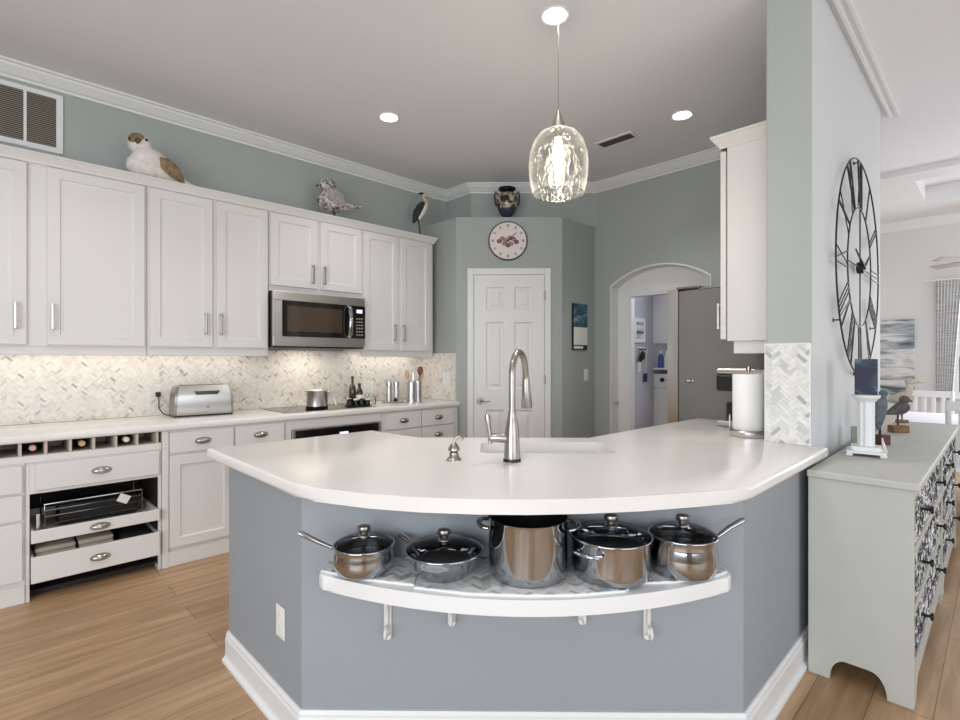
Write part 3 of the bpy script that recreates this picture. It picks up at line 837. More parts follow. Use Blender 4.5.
# its worktop, with the sink opening cut out
arcpts = [(0.745, 1.640), (0.750, 1.595), (0.765, 1.545), (0.79, 1.483), (0.85, 1.348), (0.938, 1.208), (1.045, 1.075), (1.145, 0.972), (1.27, 0.865), (1.417, 0.757), (1.592, 0.654), (1.70, 0.596), (1.745, 0.577), (1.79, 0.567)]
ctop = [(0.745, 2.56)] + arcpts + [(2.815, 0.567)] + arc(2.815, 0.582, 0.015, -PI / 2, 0, 4)[1:] + [(2.83, 0.629), (2.8035, 0.629), (2.8035, 0.828), (3.60, 0.828), (3.60, 1.50), (2.27, 1.50), (1.63, 2.14), (1.63, 2.545), (1.615, 2.56)]
ct = MB().prism(ctop, 0.869, 0.914, 0.013, 3).build('countertop', M['quartz'], None, 30)
SK = at(545, 2.38)
SKW, SKD = 0.30, 0.15
cut = MB().prism(rrect(-SKW, SKW, -SKD, SKD, 0.05), 0.8, 1.0).xform(Matrix.Translation((SK.x, SK.y, 0)) @ Matrix.Rotation(R45, 4, 'Z')).build('cutter', M['quartz'])
md = ct.modifiers.new('hole', 'BOOLEAN'); md.object = cut; md.operation = 'DIFFERENCE'; md.solver = 'EXACT'
bpy.context.view_layer.update()
dg_ = bpy.context.evaluated_depsgraph_get()
new = bpy.data.meshes.new_from_object(ct.evaluated_get(dg_))
ct.modifiers.clear(); ct.data = new
bpy.data.objects.remove(cut)
tag(ct, 'large white quartz worktop with bowed front edge on the grey peninsula', 'countertop')

t = thing('kitchen_sink', 'white undermount sink sunk in the peninsula worktop behind the tall faucet', 'sink', (SK.x, SK.y, 0.68), rz=R45)
outer = rrect(-SKW - 0.012, SKW + 0.012, -SKD - 0.012, SKD + 0.012, 0.06); inner = rrect(-SKW + 0.002, SKW - 0.002, -SKD + 0.002, SKD - 0.002, 0.05)
n = len(outer); mb = MB()
V = [(p[0], p[1], 0.0) for p in outer] + [(p[0], p[1], 0.1885) for p in outer] + [(p[0], p[1], 0.1885) for p in inner] + [(p[0], p[1], 0.012) for p in inner]
F = [tuple(range(n)), tuple(reversed(range(3 * n, 4 * n)))]
for k in range(3): F += [(k * n + i, k * n + (i + 1) % n, (k + 1) * n + (i + 1) % n, (k + 1) * n + i) for i in range(n)]
mb._new(V, F); mb.build('basin', M['white'], t)
MB().cyl((0, 0, 0.0125), 0.045, 0.004, 20).build('drain', M['steel'], t, 40)

# faucet
FA = at(512, 2.06, 0.914)
t = thing('kitchen_faucet', 'tall brushed nickel gooseneck faucet with pull-down head on the peninsula', 'faucet', FA, rz=R45)
fb = t
MB().lathe([(0, 0), (0.036, 0), (0.036, 0.006), (0.034, 0.012), (0, 0.012)], (0, 0, 0.0005), 28).build('base_ring', M['black'], t, 40)
MB().lathe([(0, 0.0126), (0.033, 0.0126), (0.033, 0.03), (0.031, 0.05), (0.030, 0.10), (0.027, 0.135), (0.021, 0.165), (0.0165, 0.185), (0.0165, 0.197), (0, 0.197)], (0, 0, 0), 28).build('body', M['nickel'], t, 40)
dirx, diry = 0.36, 0.93
pts = [(0, 0, 0.19), (0, 0, 0.26), (0, 0, 0.345)]
Rg = 0.095
for i in range(1, 13):
    a = PI * i / 12 * 0.94
    q = Rg - Rg * math.cos(a); pts.append((q * dirx, q * diry, 0.345 + Rg * math.sin(a)))
q = 2 * Rg + 0.004; pts.append((q * dirx, q * diry, 0.315))
MB().tube(pts, 0.0135, 14).build('spout', M['nickel'], t, 50)
q1 = q + 0.002; q2 = q + 0.016
MB().tube([(q1 * dirx, q1 * diry, 0.33), (q1 * dirx, q1 * diry, 0.30), ((q1 + .006) * dirx, (q1 + .006) * diry, 0.25), (q2 * dirx, q2 * diry, 0.205), (q2 * dirx, q2 * diry, 0.195)], [0.016, 0.018, 0.021, 0.025, 0.022], 16).build('spray_head', M['nickel'], t, 50)
hd = MB().tube([(-0.02, 0, 0.092), (-0.06, 0, 0.094), (-0.085, 0, 0.094), (-0.094, 0, 0.094)], [0.02, 0.019, 0.017, 0.012], 14).build('handle_hub', M['nickel'], t, 50)
MB().tube([(-0.088, 0, 0.07), (-0.088, 0, 0.1), (-0.094, 0, 0.14), (-0.1, 0, 0.178), (-0.099, 0, 0.19)], [0.008, 0.0085, 0.009, 0.0115, 0.009], 10).build('lever', M['nickel'], hd, 50)
SD = at(454, 2.085, 0.914)
t = thing('soap_dispenser', 'small nickel soap pump left of the tall faucet', 'soap dispenser', SD, rz=R45)
MB().lathe([(0, 0), (0.03, 0), (0.03, 0.004), (0.021, 0.012), (0.018, 0.03), (0, 0.03)], (0, 0, 0.0003), 22).build('base', M['nickel'], t, 40)
pm = MB().lathe([(0, 0.0305), (0.014, 0.0305), (0.024, 0.04), (0.024, 0.046), (0.019, 0.056), (0.013, 0.066), (0.006, 0.072), (0, 0.072)], (0, 0, 0), 22)
pm.build('pump', M['nickel'], t, 40)
MB().tube([(0, 0, 0.07), (0.006, 0, 0.088), (0.022, 0, 0.094), (0.032, 0, 0.088), (0.034, 0, 0.078)], [0.007, 0.007, 0.007, 0.006, 0.006], 10).build('spout', M['nickel'], t, 50)

# outlet on the left panel
def plate(name, label, loc, rz, kind='outlet', wdt=0.07, hgt=0.115, group=None):
    t = thing(name, label, 'switch' if kind == 'switch' else 'outlet', loc, group, rz)
    MB().box(-wdt / 2, wdt / 2, -0.006, -0.0003, -hgt / 2, hgt / 2, 0.003).build('cover_plate', M['panel'], t)
    if kind == 'switch':
        n = max(1, int(wdt / 0.06))
        for i in range(n):
            cx = (i - (n - 1) / 2) * 0.046
            MB().box(cx - 0.016, cx + 0.016, -0.0095, -0.0058, -0.033, 0.033, 0.002).build('rocker', M['white'], t)
    else:
        for s_ in (-1, 1):
            MB().box(-0.017, 0.017, -0.0085, -0.0058, s_ * 0.024 - 0.017, s_ * 0.024 + 0.017, 0.003).build('socket', M['white'], t)
    return t
plate('electrical_outlet', 'white outlet plate on the left end of the grey peninsula', (PXL, 1.842, 0.367), -PI / 2)

# shelf in front of the peninsula
B0 = ((P1[0] + P2[0]) / 2, (P1[1] + P2[1]) / 2)
t = thing('pot_shelf', 'white bow-fronted shelf holding pots on the front of the grey peninsula', 'shelf', (B0[0], B0[1], 0.598), rz=R45)
def arcd(s): return 0.30 - 0.165 * (s / 0.64) ** 2
sp = [(-0.655, -0.0005), (-0.655, -0.1)] + [(-0.65, -0.125), (-0.632, -0.146)]
sp += [(s_, -arcd(s_)) for s_ in [-0.6 + 1.2 * i / 24 for i in range(25)]]
sp += [(0.632, -0.146), (0.65, -0.125), (0.66, -0.1), (0.66, -0.0005)]
MB().prism(sp, 0, 0.047, 0.007, 3).build('shelf_board', M['white'], t, 30)
def bracket(s, hgt):
    mb = MB().box(s - 0.013, s + 0.013, -0.008, -0.0006, -hgt + 0.013, -0.0005, 0.002)
    mb.cyl((s, -0.008, -hgt + 0.013), 0.013, 0.0074, 16, 'Y')
    mb.box(s - 0.013, s + 0.013, -0.125, -0.0085, -0.008, -0.0005, 0.002)
    cv = [(s, -0.118, -0.008)] + [(s, -0.118 + 0.105 * math.sin(a), -0.008 - (hgt - 0.06) * (1 - math.cos(a))) for a in [PI / 2 * i / 10 for i in range(1, 11)]]
    mb.tube(cv, 0.006, 8, wide=1.5, up=(1, 0, 0))
    mb.tube([(s + 0.02 * 0, -0.02 - 0.018 + 0.018 * math.cos(a), -hgt + 0.04 + 0.018 * math.sin(a)) for a in [2 * PI * i / 14 for i in range(14)]], 0.005, 8, True)
    return mb.build('bracket', M['white'], t, 40)
for s_, hg in ((-0.455, 0.227), (-0.237, 0.18), (0.205, 0.172), (0.425, 0.222)): bracket(s_, hg)

PALM = [(S(244, 244, 242), 46), (S(228, 228, 226), 28), (S(204, 205, 206), 18), (S(174, 176, 178), 8)]
def mat_piece(label, poly):
    base_ = MB().prism(poly, 0.0, 0.006, 0.0015, 2)
    r = thing('tile_mat', label, 'mat', (B0[0], B0[1], 0.6453), 'marble herringbone mats on the pot shelf', R45)
    b = base_.build('backing', M['white'], r)
    cx = sum(p[0] for p in poly) / len(poly); cy = sum(p[1] for p in poly) / len(poly)
    inner = [(cx + (p[0] - cx) * 0.985, cy + (p[1] - cy) * 0.97) for p in poly]
    herringbone('mosaic', inner, 0.0135, 3, 0.0006, lambda u, v, th: (u, v, 0.006 + th), PALM, r, PI / 4, 0.0012)
mat_piece('left marble herringbone mat under the small saucepan on the shelf', [(-0.645, -0.004), (-0.645, -0.118), (-0.5, -0.178), (-0.335, -0.218), (-0.335, -0.004)])
mat_piece('middle marble herringbone mat under the tall stockpot on the shelf', [(-0.333, -0.004), (-0.333, -0.235), (-0.17, -0.272), (0, -0.283), (0.15, -0.275), (0.285, -0.25), (0.30, -0.235), (0.302, -0.004)])
mat_piece('right marble herringbone mat under the right-hand saucepan on the shelf', [(0.304, -0.004), (0.304, -0.2), (0.45, -0.188), (0.6, -0.14), (0.645, -0.11), (0.645, -0.004)])
MATZ = 0.6453 + 0.0073

def pot_shell(prof_out, th=0.003):
    inner_ = [(max(r - th, 0), z + (th if i == 0 else 0)) for i, (r, z) in enumerate(prof_out)]
    inner_ = [(r, max(z, prof_out[0][1] + th)) for r, z in inner_]
    return [(0, prof_out[0][1])] + prof_out + [(prof_out[-1][0] - th, prof_out[-1][1])] + list(reversed(inner_))[1:] + [(0, prof_out[0][1] + th)]
def lid(t, r, z, dome=0.028):
    l = MB().lathe([(r - 0.004, z + 0.003)] + [((r - 0.004) * math.cos(a), z + 0.003 + dome * math.sin(a)) for a in [PI / 2 * i / 9 for i in range(1, 9)]] + [(0.008, z + 0.003 + dome)], (0, 0, 0), 40).build('lid', M['lid'], t, 60)
    MB().tube([(r * math.cos(2 * PI * i / 40), r * math.sin(2 * PI * i / 40), z + 0.004) for i in range(40)], 0.0035, 8, True).build('rim', M['chrome'], l, 60)
    kz = z + dome
    k = MB().lathe([(0, kz), (0.02, kz), (0.018, kz + 0.006), (0.012, kz + 0.01), (0.013, kz + 0.022), (0, kz + 0.022)], (0, 0, 0), 20).build('knob', M['chrome'], l, 50)
    MB().lathe([(0, kz + 0.022), (0.02, kz + 0.022), (0.022, kz + 0.027), (0.02, kz + 0.035), (0.012, kz + 0.038), (0, kz + 0.038)], (0, 0, 0), 20).build('knob_cap', M['nickel'], k, 50)
    return l
def inside_shade(t, r, z):  # dark disc stands in for the shade below the lid or rim
    MB().cyl((0, 0, z), r, 0.002, 32).build('interior_shade', M['potdark'], t)
def long_handle(t, pts, rad):
    MB().tube(pts, rad, 10, wide=1.5).build('handle', M['chrome'], t, 60)
def loop_handle(t, ang, r, z, span=0.05, out=0.034):
    mb = MB(); P = []
    for i in range(13):
        a = PI * i / 12
        u, o = -span * math.cos(a), r - 0.002 + out * math.sin(a) ** 0.7
        P.append((o * math.cos(ang) - u * math.sin(ang), o * math.sin(ang) + u * math.cos(ang), z + 0.006 * math.sin(a)))
    mb.tube(P, 0.0065, 10, wide=1.4)
    mb.build('handle', M['chrome'], t, 60)
GP = 'stainless pots on the peninsula shelf'
def potroot(name, label, cat, px, depth, rz=R45):
    p = at(px, depth, MATZ + 0.0006); return thing(name, label, cat, p, GP, rz)
# small saucepan, left
t = potroot('saucepan', 'small lidded saucepan with handle pointing left, leftmost on the pot shelf', 'saucepan', 364, 1.632)
MB().lathe(pot_shell([(0.078, 0), (0.085, 0.005), (0.0945, 0.024), (0.095, 0.04), (0.0915, 0.062), (0.0905, 0.07), (0.094, 0.08)]), (0, 0, 0), 44).build('body', M['chrome'], t, 50)
inside_shade(t, 0.0895, 0.04); lid(t, 0.0942, 0.0785, 0.026)
long_handle(t, [(-0.088, -0.006, 0.07), (-0.105, -0.01, 0.076), (-0.14, -0.02, 0.096), (-0.185, -0.034, 0.124), (-0.196, -0.037, 0.13)], [0.006, 0.006, 0.0075, 0.0085, 0.006])
# skillet
t = potroot('frying_pan', 'shallow lidded frying pan between the small saucepan and the stockpot', 'frying pan', 444, 1.612)
MB().lathe(pot_shell([(0.075, 0), (0.083, 0.005), (0.1, 0.028), (0.112, 0.052), (0.119, 0.068), (0.122, 0.071)]), (0, 0, 0), 48).build('body', M['chrome'], t, 50)
inside_shade(t, 0.1, 0.032); lid(t, 0.1222, 0.0695, 0.03)
long_handle(t, [(-0.1, 0.062, 0.062), (-0.115, 0.072, 0.068), (-0.135, 0.085, 0.078), (-0.155, 0.098, 0.085)], [0.006, 0.006, 0.0075, 0.007])
# stockpot
t = potroot('stockpot', 'tall open stainless stockpot, tallest pot in the middle of the shelf', 'stockpot', 528, 1.612)
MB().lathe(pot_shell([(0.115, 0), (0.121, 0.008), (0.1235, 0.03), (0.1235, 0.17), (0.127, 0.18)], 0.004), (0, 0, 0), 56).build('body', M['chrome'], t, 50)
MB().lathe([(0.119, 0.012), (0.119, 0.172)], (0, 0, 0), 48).build('interior_shade', M['potdark'], t, 50, fix=False)
inside_shade(t, 0.1185, 0.012)
loop_handle(t, PI * 0.97, 0.1235, 0.15, 0.045); loop_handle(t, -0.05, 0.1235, 0.15, 0.045)
# dutch oven
t = potroot('casserole_pot', 'wide lidded two-handled pot right of the stockpot', 'pot', 611, 1.606)
MB().lathe(pot_shell([(0.11, 0), (0.117, 0.006), (0.1205, 0.03), (0.1195, 0.108), (0.1235, 0.118)]), (0, 0, 0), 52).build('body', M['chrome'], t, 50)
inside_shade(t, 0.116, 0.075); lid(t, 0.1238, 0.1165, 0.03)
loop_handle(t, PI * 1.24, 0.1195, 0.09, 0.042)
# saucepan, right
t = potroot('saucepan', 'medium lidded saucepan with handle pointing right, rightmost on the pot shelf', 'saucepan', 682.5, 1.632)
MB().lathe(pot_shell([(0.088, 0), (0.098, 0.006), (0.1055, 0.036), (0.1055, 0.06), (0.1, 0.086), (0.099, 0.1), (0.1025, 0.112)]), (0, 0, 0), 46).build('body', M['chrome'], t, 50)
inside_shade(t, 0.098, 0.07); lid(t, 0.1028, 0.1105, 0.028)
long_handle(t, [(0.096, 0.004, 0.098), (0.12, 0.008, 0.108), (0.155, 0.012, 0.132), (0.195, 0.016, 0.152), (0.205, 0.017, 0.156)], [0.006, 0.006, 0.0075, 0.0085, 0.006])

# ------------------------------------------------------------------ right side of the kitchen
PALR = [(S(230, 229, 225), 58), (S(220, 219, 215), 26), (S(204, 204, 202), 11), (S(178, 180, 180), 5)]
o = struct('trim_9', MB().box(XC - 0.012, XC - 0.0042, 0.633, 0.832, 0.9145, 1.402), M['white'])
herringbone('mosaic', [(0.638, 0.916), (0.826, 0.916), (0.826, 1.396), (0.638, 1.396)], 0.0175, 3, 0.0006, lambda u, v, th: (XC - 0.012 - th, u, v), PALR, o)

UX, UY0, UY1 = 3.085, 0.827, 1.113
t = thing('wall_cabinet', 'tall white wall cabinet seen side-on beside the grey column', 'cabinet', (3.3, UY0, 1.36))
MB().box(UX, 3.60, UY0, UY1, 1.43, 2.56).box(UX + 0.012, 3.59, UY0, UY1 - 0.03, 1.357, 1.4299, 0.004).build('body', M['cab'], t)
dr = MB().box(UX + 0.003, 3.59, UY1 + 0.009, UY1 + 0.04, 1.44, 2.53, 0.003).build('door', M['cab'], t)
hb = MB().box(UX + 0.036, UX + 0.048, UY1 + 0.064, UY1 + 0.074, 1.5, 1.655, 0.003).box(UX + 0.037, UX + 0.047, UY1 + 0.04, UY1 + 0.065, 1.504, 1.515).box(UX + 0.037, UX + 0.047, UY1 + 0.04, UY1 + 0.065, 1.64, 1.651)
hb.build('handle', M['steel'], dr)
crr = [(0, 2.545), (0.006, 2.545), (0.01, 2.555), (0.036, 2.592), (0.04, 2.6), (0.046, 2.602), (0.046, 2.616), (0, 2.616)]
MB().sweep(crr, [(3.60, UY1 + 0.035), (UX, UY1 + 0.035), (UX, UY0 + 0.001)]).build('crown', M['cab'], t)
MB().box(UX, 3.60, UY0, UY1 + 0.02, 2.5605, 2.61).build('top_panel', M['cab'], t)

FX0, FX1 = 3.62, 4.53
t = thing('refrigerator', 'tall grey steel refrigerator beside the arched doorway', 'refrigerator', (4.07, 1.2, 0))
MB().box(FX0, FX1, 0.85, 1.645, 0.02, 1.815, 0.006).box(FX0 + 0.03, FX1 - 0.03, 0.9, 1.6, 0, 0.02).build('body', M['steel_dark'], t)
def fdoor(x0, x1, z0, z1, hx):
    pts = [(x0, 1.649), (x0, 1.72)] + [(x0 + (x1 - x0) * i / 12, 1.728 + 0.03 * math.sin(PI * i / 12)) for i in range(13)] + [(x1, 1.72), (x1, 1.649)]
    d_ = MB().prism(pts, z0, z1, 0.004, 2).build('door', M['steel'], t, 30)
    if hx: MB().tube([(hx, 1.74, z0 + 0.1), (hx, 1.785, z0 + 0.13), (hx, 1.80, (z0 + z1) / 2), (hx, 1.785, z1 - 0.13), (hx, 1.74, z1 - 0.1)], 0.013, 10).build('handle', M['chrome'], d_, 50)
fdoor(FX0 + 0.001, 4.073, 0.75, 1.83, 4.03); fdoor(4.077, FX1 - 0.001, 0.75, 1.83, 4.12)
fdoor(FX0 + 0.001, FX1 - 0.001, 0.06, 0.74, None)
MB().box(FX0 + 0.005, FX0 + 0.12, 1.50, 1.665, 1.8305, 1.848, 0.004).box(FX0 + 0.005, FX0 + 0.1, 1.28, 1.5, 1.8155, 1.832, 0.004).build('hinge_cover', M['nickel'], t)
t = thing('magnetic_hook', 'small chrome hook stuck on the refrigerator side', 'hook', (FX0, 1.555, 1.17))
MB().box(FX0 - 0.009, FX0 + 0.0005, 1.535, 1.6, 1.164, 1.18, 0.003).build('plate', M['chrome'], t)
MB().tube([(FX0 - 0.009, 1.57, 1.172), (FX0 - 0.028, 1.57, 1.168), (FX0 - 0.032, 1.57, 1.176)], 0.003, 6).build('hook', M['chrome'], t, 50)

PT = at(748.5, 2.735, 0.914)
t = thing('paper_towel_holder', 'steel paper towel holder with a full white roll beside the tiled column', 'paper towel holder', PT, rz=0)
MB().lathe([(0, 0), (0.094, 0), (0.096, 0.004), (0.096, 0.028), (0.09, 0.034), (0, 0.034)], (0, 0, 0.0003), 44).build('base', M['steel'], t, 40)
MB().cyl((0, 0, 0.034), 0.006, 0.315, 12).lathe([(0, 0.345), (0.011, 0.345), (0.013, 0.352), (0.011, 0.372), (0, 0.374)], (0, 0, 0), 16).build('post', M['nickel'], t, 40)
MB().tube([(-0.02, 0.088, 0.03), (-0.02, 0.09, 0.1), (-0.018, 0.09, 0.11), (-0.012, 0.09, 0.1), (-0.012, 0.088, 0.03)], 0.0035, 8).build('tension_arm', M['chrome'], t, 50)
rp = [(0.02, 0.0345), (0.076, 0.0345), (0.0775, 0.037), (0.0775, 0.327), (0.076, 0.33), (0.02, 0.33), (0.02, 0.0345)]
t2 = tag(MB().lathe(rp, (PT.x, PT.y, 0.9145), 44).build('paper_towel_roll', M['paper'], None, 40, (PT.x, PT.y, 0.95)), 'thick white paper towel roll standing on the steel holder', 'paper towel')

CMX, CMY = 3.33, 0.86
t = thing('coffee_maker', 'black and silver coffee maker half hidden behind the paper towel roll', 'coffee maker', (CMX, 1.06, 0.9145))
MB().box(CMX - 0.08, CMX + 0.08, CMY, 1.02, 0.9145, 1.19, 0.012).build('column', M['black'], t)
MB().box(CMX - 0.085, CMX + 0.085, CMY, 1.24, 1.13, 1.235, 0.015).build('head', M['black'], t)
MB().box(CMX - 0.083, CMX + 0.083, CMY + 0.02, 1.237, 1.236, 1.27, 0.01).build('lid', M['steel'], t)
MB().box(CMX - 0.08, CMX + 0.08, 1.0205, 1.24, 0.9145, 0.95, 0.01).build('drip_tray', M['steel'], t)
MB().lathe([(0, 0.951), (0.042, 0.951), (0.045, 0.96), (0.046, 1.045), (0.042, 1.06), (0, 1.06)], (CMX, 1.16, 0), 24).build('carafe', M['black'], t, 40)

# ------------------------------------------------------------------ things on the left worktop
t = thing('toaster', 'long stainless toaster on the left worktop', 'toaster', (1.17, 4.13, 0.914), rz=math.radians(-3))
pf = [(-0.085, 0.012), (-0.09, 0.03), (-0.088, 0.15), (-0.078, 0.2), (-0.058, 0.222), (0.058, 0.222), (0.078, 0.2), (0.088, 0.15), (0.09, 0.03), (0.085, 0.012)]
sh = MB().prism_ax(pf, 'X', -0.178, 0.178)
for v in sh.bm.verts: v.co.x *= 1 - 0.10 * max(0, (v.co.z - 0.05) / 0.17) ** 2
sh.build('shell', M['steel'], t, 40)
for a_, sg in ((-0.195, -1), (0.1785, 1)):
    ec = MB().prism_ax([(p[0] * 0.98, 0.012 + (p[1] - 0.012) * 0.975) for p in pf], 'X', a_, a_ + 0.0165)
    for v in ec.bm.verts: v.co.x *= 1 - 0.10 * max(0, (v.co.z - 0.05) / 0.17) ** 2
    ec.build('end_cap', M['nickel'], t, 40)
MB().box(-0.19, 0.19, -0.082, 0.082, 0.0005, 0.0118).build('base', M['black'], t)
MB().box(-0.15, 0.15, -0.03, -0.012, 0.2222, 0.2235).box(-0.15, 0.15, 0.012, 0.03, 0.2222, 0.2235).build('slot', M['black'], t)
MB().prism_ax([(-0.07, 0.182), (-0.055, 0.155), (0.085, 0.155), (0.1, 0.182)], 'Y', -0.092, -0.08).build('window', M['ovenglass'], t)
MB().cyl((0.02, -0.0945, 0.065), 0.009, 0.006, 14, 'Y').build('badge', M['nickel'], t, 40)
t = thing('power_cord', 'dark toaster cord plugged into the tiled splashback', 'cord', (0.93, YW - 0.013, 1.06))
MB().box(0.915, 0.945, YW - 0.04, YW - 0.013, 1.05, 1.085, 0.004).build('plug', M['rubber'], t)
MB().tube([(0.93, YW - 0.04, 1.055), (0.93, YW - 0.05, 1.02), (0.93, YW - 0.055, 0.97), (0.945, YW - 0.08, 0.935), (0.965, YW - 0.1, 0.921), (0.985, YW - 0.12, 0.919)], 0.004, 8).build('cable', M['rubber'], t, 50)

t = thing('cooktop', 'black glass cooktop set in the left worktop below the microwave', 'cooktop', (2.05, 4.02, 0.9142))
MB().box(1.655, 2.445, 3.79, 4.24, 0.9142, 0.9185, 0.0015).build('glass', M['blackglass'], t)
for a_ in (3.785, 4.2402): MB().box(1.65, 2.45, a_, a_ + 0.0048, 0.9142, 0.919).build('trim', M['steel'], t)
t = thing('cooking_pot', 'tall silver lidded pot with bent side handle on the cooktop', 'pot', (1.99, 3.96, 0.919), rz=R45)
MB().lathe([(0, 0), (0.085, 0), (0.088, 0.004), (0.088, 0.022), (0, 0.022)], (0, 0, 0), 32).build('heat_band', M['black'], t, 40)
MB().lathe([(0, 0.0222), (0.085, 0.0222), (0.085, 0.14), (0.09, 0.146), (0.09, 0.15), (0, 0.15)], (0, 0, 0), 36).build('body', M['steel'], t, 40)
l_ = MB().lathe([(0.089, 0.1505), (0.07, 0.158), (0.03, 0.164), (0, 0.166)], (0, 0, 0), 36).build('lid', M['steel'], t, 50)
MB().tube([(-0.025, 0, 0.163), (-0.018, 0, 0.19), (0, 0, 0.203), (0.018, 0, 0.19), (0.025, 0, 0.163)], 0.004, 8).build('lid_loop', M['steel'], l_, 50)
MB().tube([(0.083, -0.005, 0.132), (0.115, -0.008, 0.138), (0.135, -0.012, 0.125), (0.155, -0.02, 0.07), (0.168, -0.024, 0.03)], [0.006, 0.007, 0.008, 0.008, 0.006], 10, wide=1.3).build('handle', M['steel'], t, 50)

t = thing('spice_jar_cluster', 'low tray packed with little black and white topped jars on the cooktop right end', 'jars', (2.36, 3.93, 0.919), rz=math.radians(-22))
MB().box(-0.105, 0.105, -0.055, 0.055, 0, 0.008, 0.002).build('tray', M['iron'], t)
for i in range(4):
    for j in range(2):
        c_ = ((i - 1.5) * 0.05, (j - 0.5) * 0.052, 0.0082)
        jr = MB().cyl(c_, 0.022, 0.042, 16, bev=0.005).build('jar', M['black'], t, 40)
        MB().cyl((c_[0], c_[1], 0.0505), 0.0215, 0.014, 16, bev=0.004).build('jar_lid', M['whitecap' if (i + j) % 2 else 'black'], jr, 40)

def bottle(label, cat, px, depth, prof, m, capm, caph, extra=None):
    p = at(px, depth, 0.9145)
    t = thing('bottle', label, cat, p, 'bottles beside the cooktop', 0)
    MB().lathe(prof, (0, 0, 0), 20).build('bottle_body', m, t, 40)
    r, z = prof[-2]
    MB().cyl((0, 0, prof[-1][1] + 0.0003), r + 0.002, caph, 14, bev=0.002).build('cap', capm, t, 40)
    if extra: extra(t)
    return t
bottle('slim dark green oil bottle against the tiled splashback', 'bottle', 352.5, 4.72, [(0, 0), (0.03, 0), (0.033, 0.004), (0.033, 0.13), (0.026, 0.16), (0.012, 0.18), (0.011, 0.225), (0, 0.225)], M['oil'], M['black'], 0.028)
def lab(t): MB().lathe([(0.0325, 0.03), (0.0325, 0.085)], (0, 0, 0), 20).build('paper_label', M['panel'], t, 40)
bottle('black necked bottle with white label right of the oil bottle', 'bottle', 359.5, 4.70, [(0, 0), (0.028, 0), (0.0315, 0.004), (0.0315, 0.1), (0.024, 0.13), (0.012, 0.145), (0.011, 0.165), (0, 0.165)], M['blackglass'], M['black'], 0.025, lab)
p = at(371.5, 4.68, 0.9145)
t = thing('glass_jar', 'small rounded clear glass jar beside the bottles on the left worktop', 'jar', p, rz=0)
MB().lathe([(0, 0), (0.034, 0), (0.04, 0.008), (0.042, 0.045), (0.036, 0.07), (0.028, 0.078), (0.028, 0.084), (0, 0.084)], (0, 0, 0), 24).build('jar_body', M['jarglass'], t, 40)
MB().lathe([(0, 0.0845), (0.03, 0.0845), (0.03, 0.09), (0.01, 0.096), (0, 0.096)], (0, 0, 0), 24).build('lid', M['jarglass'], t, 40)
plate('electrical_outlet', 'white outlet plate on the splashback above the clear jar', (2.70, YW - 0.0105, 1.06), 0, 'outlet', 0.115, 0.115)
plate('light_switch', 'white double switch on the tiled return beside the pantry door', (3.3445, 3.90, 1.14), -PI / 2, 'switch', 0.115, 0.115)

p = at(393, 4.86, 0.9145)
t = thing('serving_tray', 'small oval steel tray under the two tall steel mills', 'tray', p, rz=R45)
MB().lathe([(0, 0), (0.1, 0), (0.108, 0.006), (0.11, 0.012), (0.104, 0.012), (0.1, 0.006), (0, 0.006)], (0, 0, 0), 36, sy=0.6).build('dish', M['steel'], t, 40)
for k, (dx, lb) in enumerate(((-0.038, 'left one of two tall steel mills on the small tray'), (0.032, 'right one of two tall steel mills on the small tray'))):
    q = Vector(p) + Vector((dx * 0.7071, -dx * 0.7071, 0.0065))
    t = thing('pepper_mill', lb, 'mill', q, 'steel mills on the small tray', 0)
    MB().cyl((0, 0, 0), 0.027, 0.14, 20, bev=0.003).build('body', M['jarglass' if 0 else 'steel'], t, 40)
    MB().cyl((0, 0, 0.1405), 0.027, 0.05, 20, bev=0.004).build('head', M['chrome'], t, 40)
q = Vector(p) + Vector((0.05 * 0.7071 - 0.05 * 0.7071, -0.05 * 0.7071 - 0.05 * 0.7071 + 0.0, 0.0065))
q = Vector(p) + Vector((0.022 - 0.028, -0.022 - 0.028, 0.0065))
t = thing('salt_cellar', 'little round black lidded pot in front of the steel mills', 'jar', q, rz=0)
MB().ell((0, 0, 0.02), (0.021, 0.021, 0.02), 16, 10).build('pot', M['black'], t, 60)
MB().ell((0, 0, 0.0425), (0.006, 0.006, 0.006), 10, 6).build('knob', M['nickel'], t, 60)

for nm, px, dp, rr, hh, lb in (('utensil_crock', 411.5, 4.885, 0.045, 0.19, 'front steel utensil crock holding wooden spoons'), ('utensil_crock', 417.5, 4.97, 0.046, 0.2, 'rear steel utensil crock tucked behind the other one')):
    p = at(px, dp, 0.9145)
    t = thing(nm, lb, 'utensil holder', p, 'steel utensil crocks on the left worktop', 0)
    MB().lathe([(0, 0), (rr, 0), (rr, hh), (rr - 0.003, hh), (rr - 0.003, 0.01), (0, 0.01)], (0, 0, 0), 28).build('canister', M['steel'], t, 40)
C1 = at(411.5, 4.885, 0.9145); C2 = at(417.5, 4.97, 0.9145)
def spoon(label, base, dx, dy, top, m, oval, group='wooden spoons in the crocks'):
    t = thing('wooden_spoon', label, 'spoon', base, group, 0)
    MB().tube([(-dx * 0.25, -dy * 0.25, 0.012), (dx * 0.6, dy * 0.6, top - 0.07), (dx * 0.8, dy * 0.8, top - 0.045)], 0.0055, 8).build('shaft', m, t, 50)
    MB().tube([(dx * 0.78, dy * 0.78, top - 0.05), (dx * 0.84, dy * 0.84, top - 0.03), (dx * 0.92, dy * 0.92, top), (dx, dy, top + 0.03), (dx * 1.04, dy * 1.04, top + 0.04)], [0.006, oval * 0.7, oval, oval * 0.75, oval * 0.3], 12, wide=0.35, up=(0.7, -0.7, 0)).build('bowl', m, t, 60)
spoon('pale wooden spoon leaning left in the front steel crock', C1, -0.035, 0.03, 0.265, M['spoonwood'], 0.024)
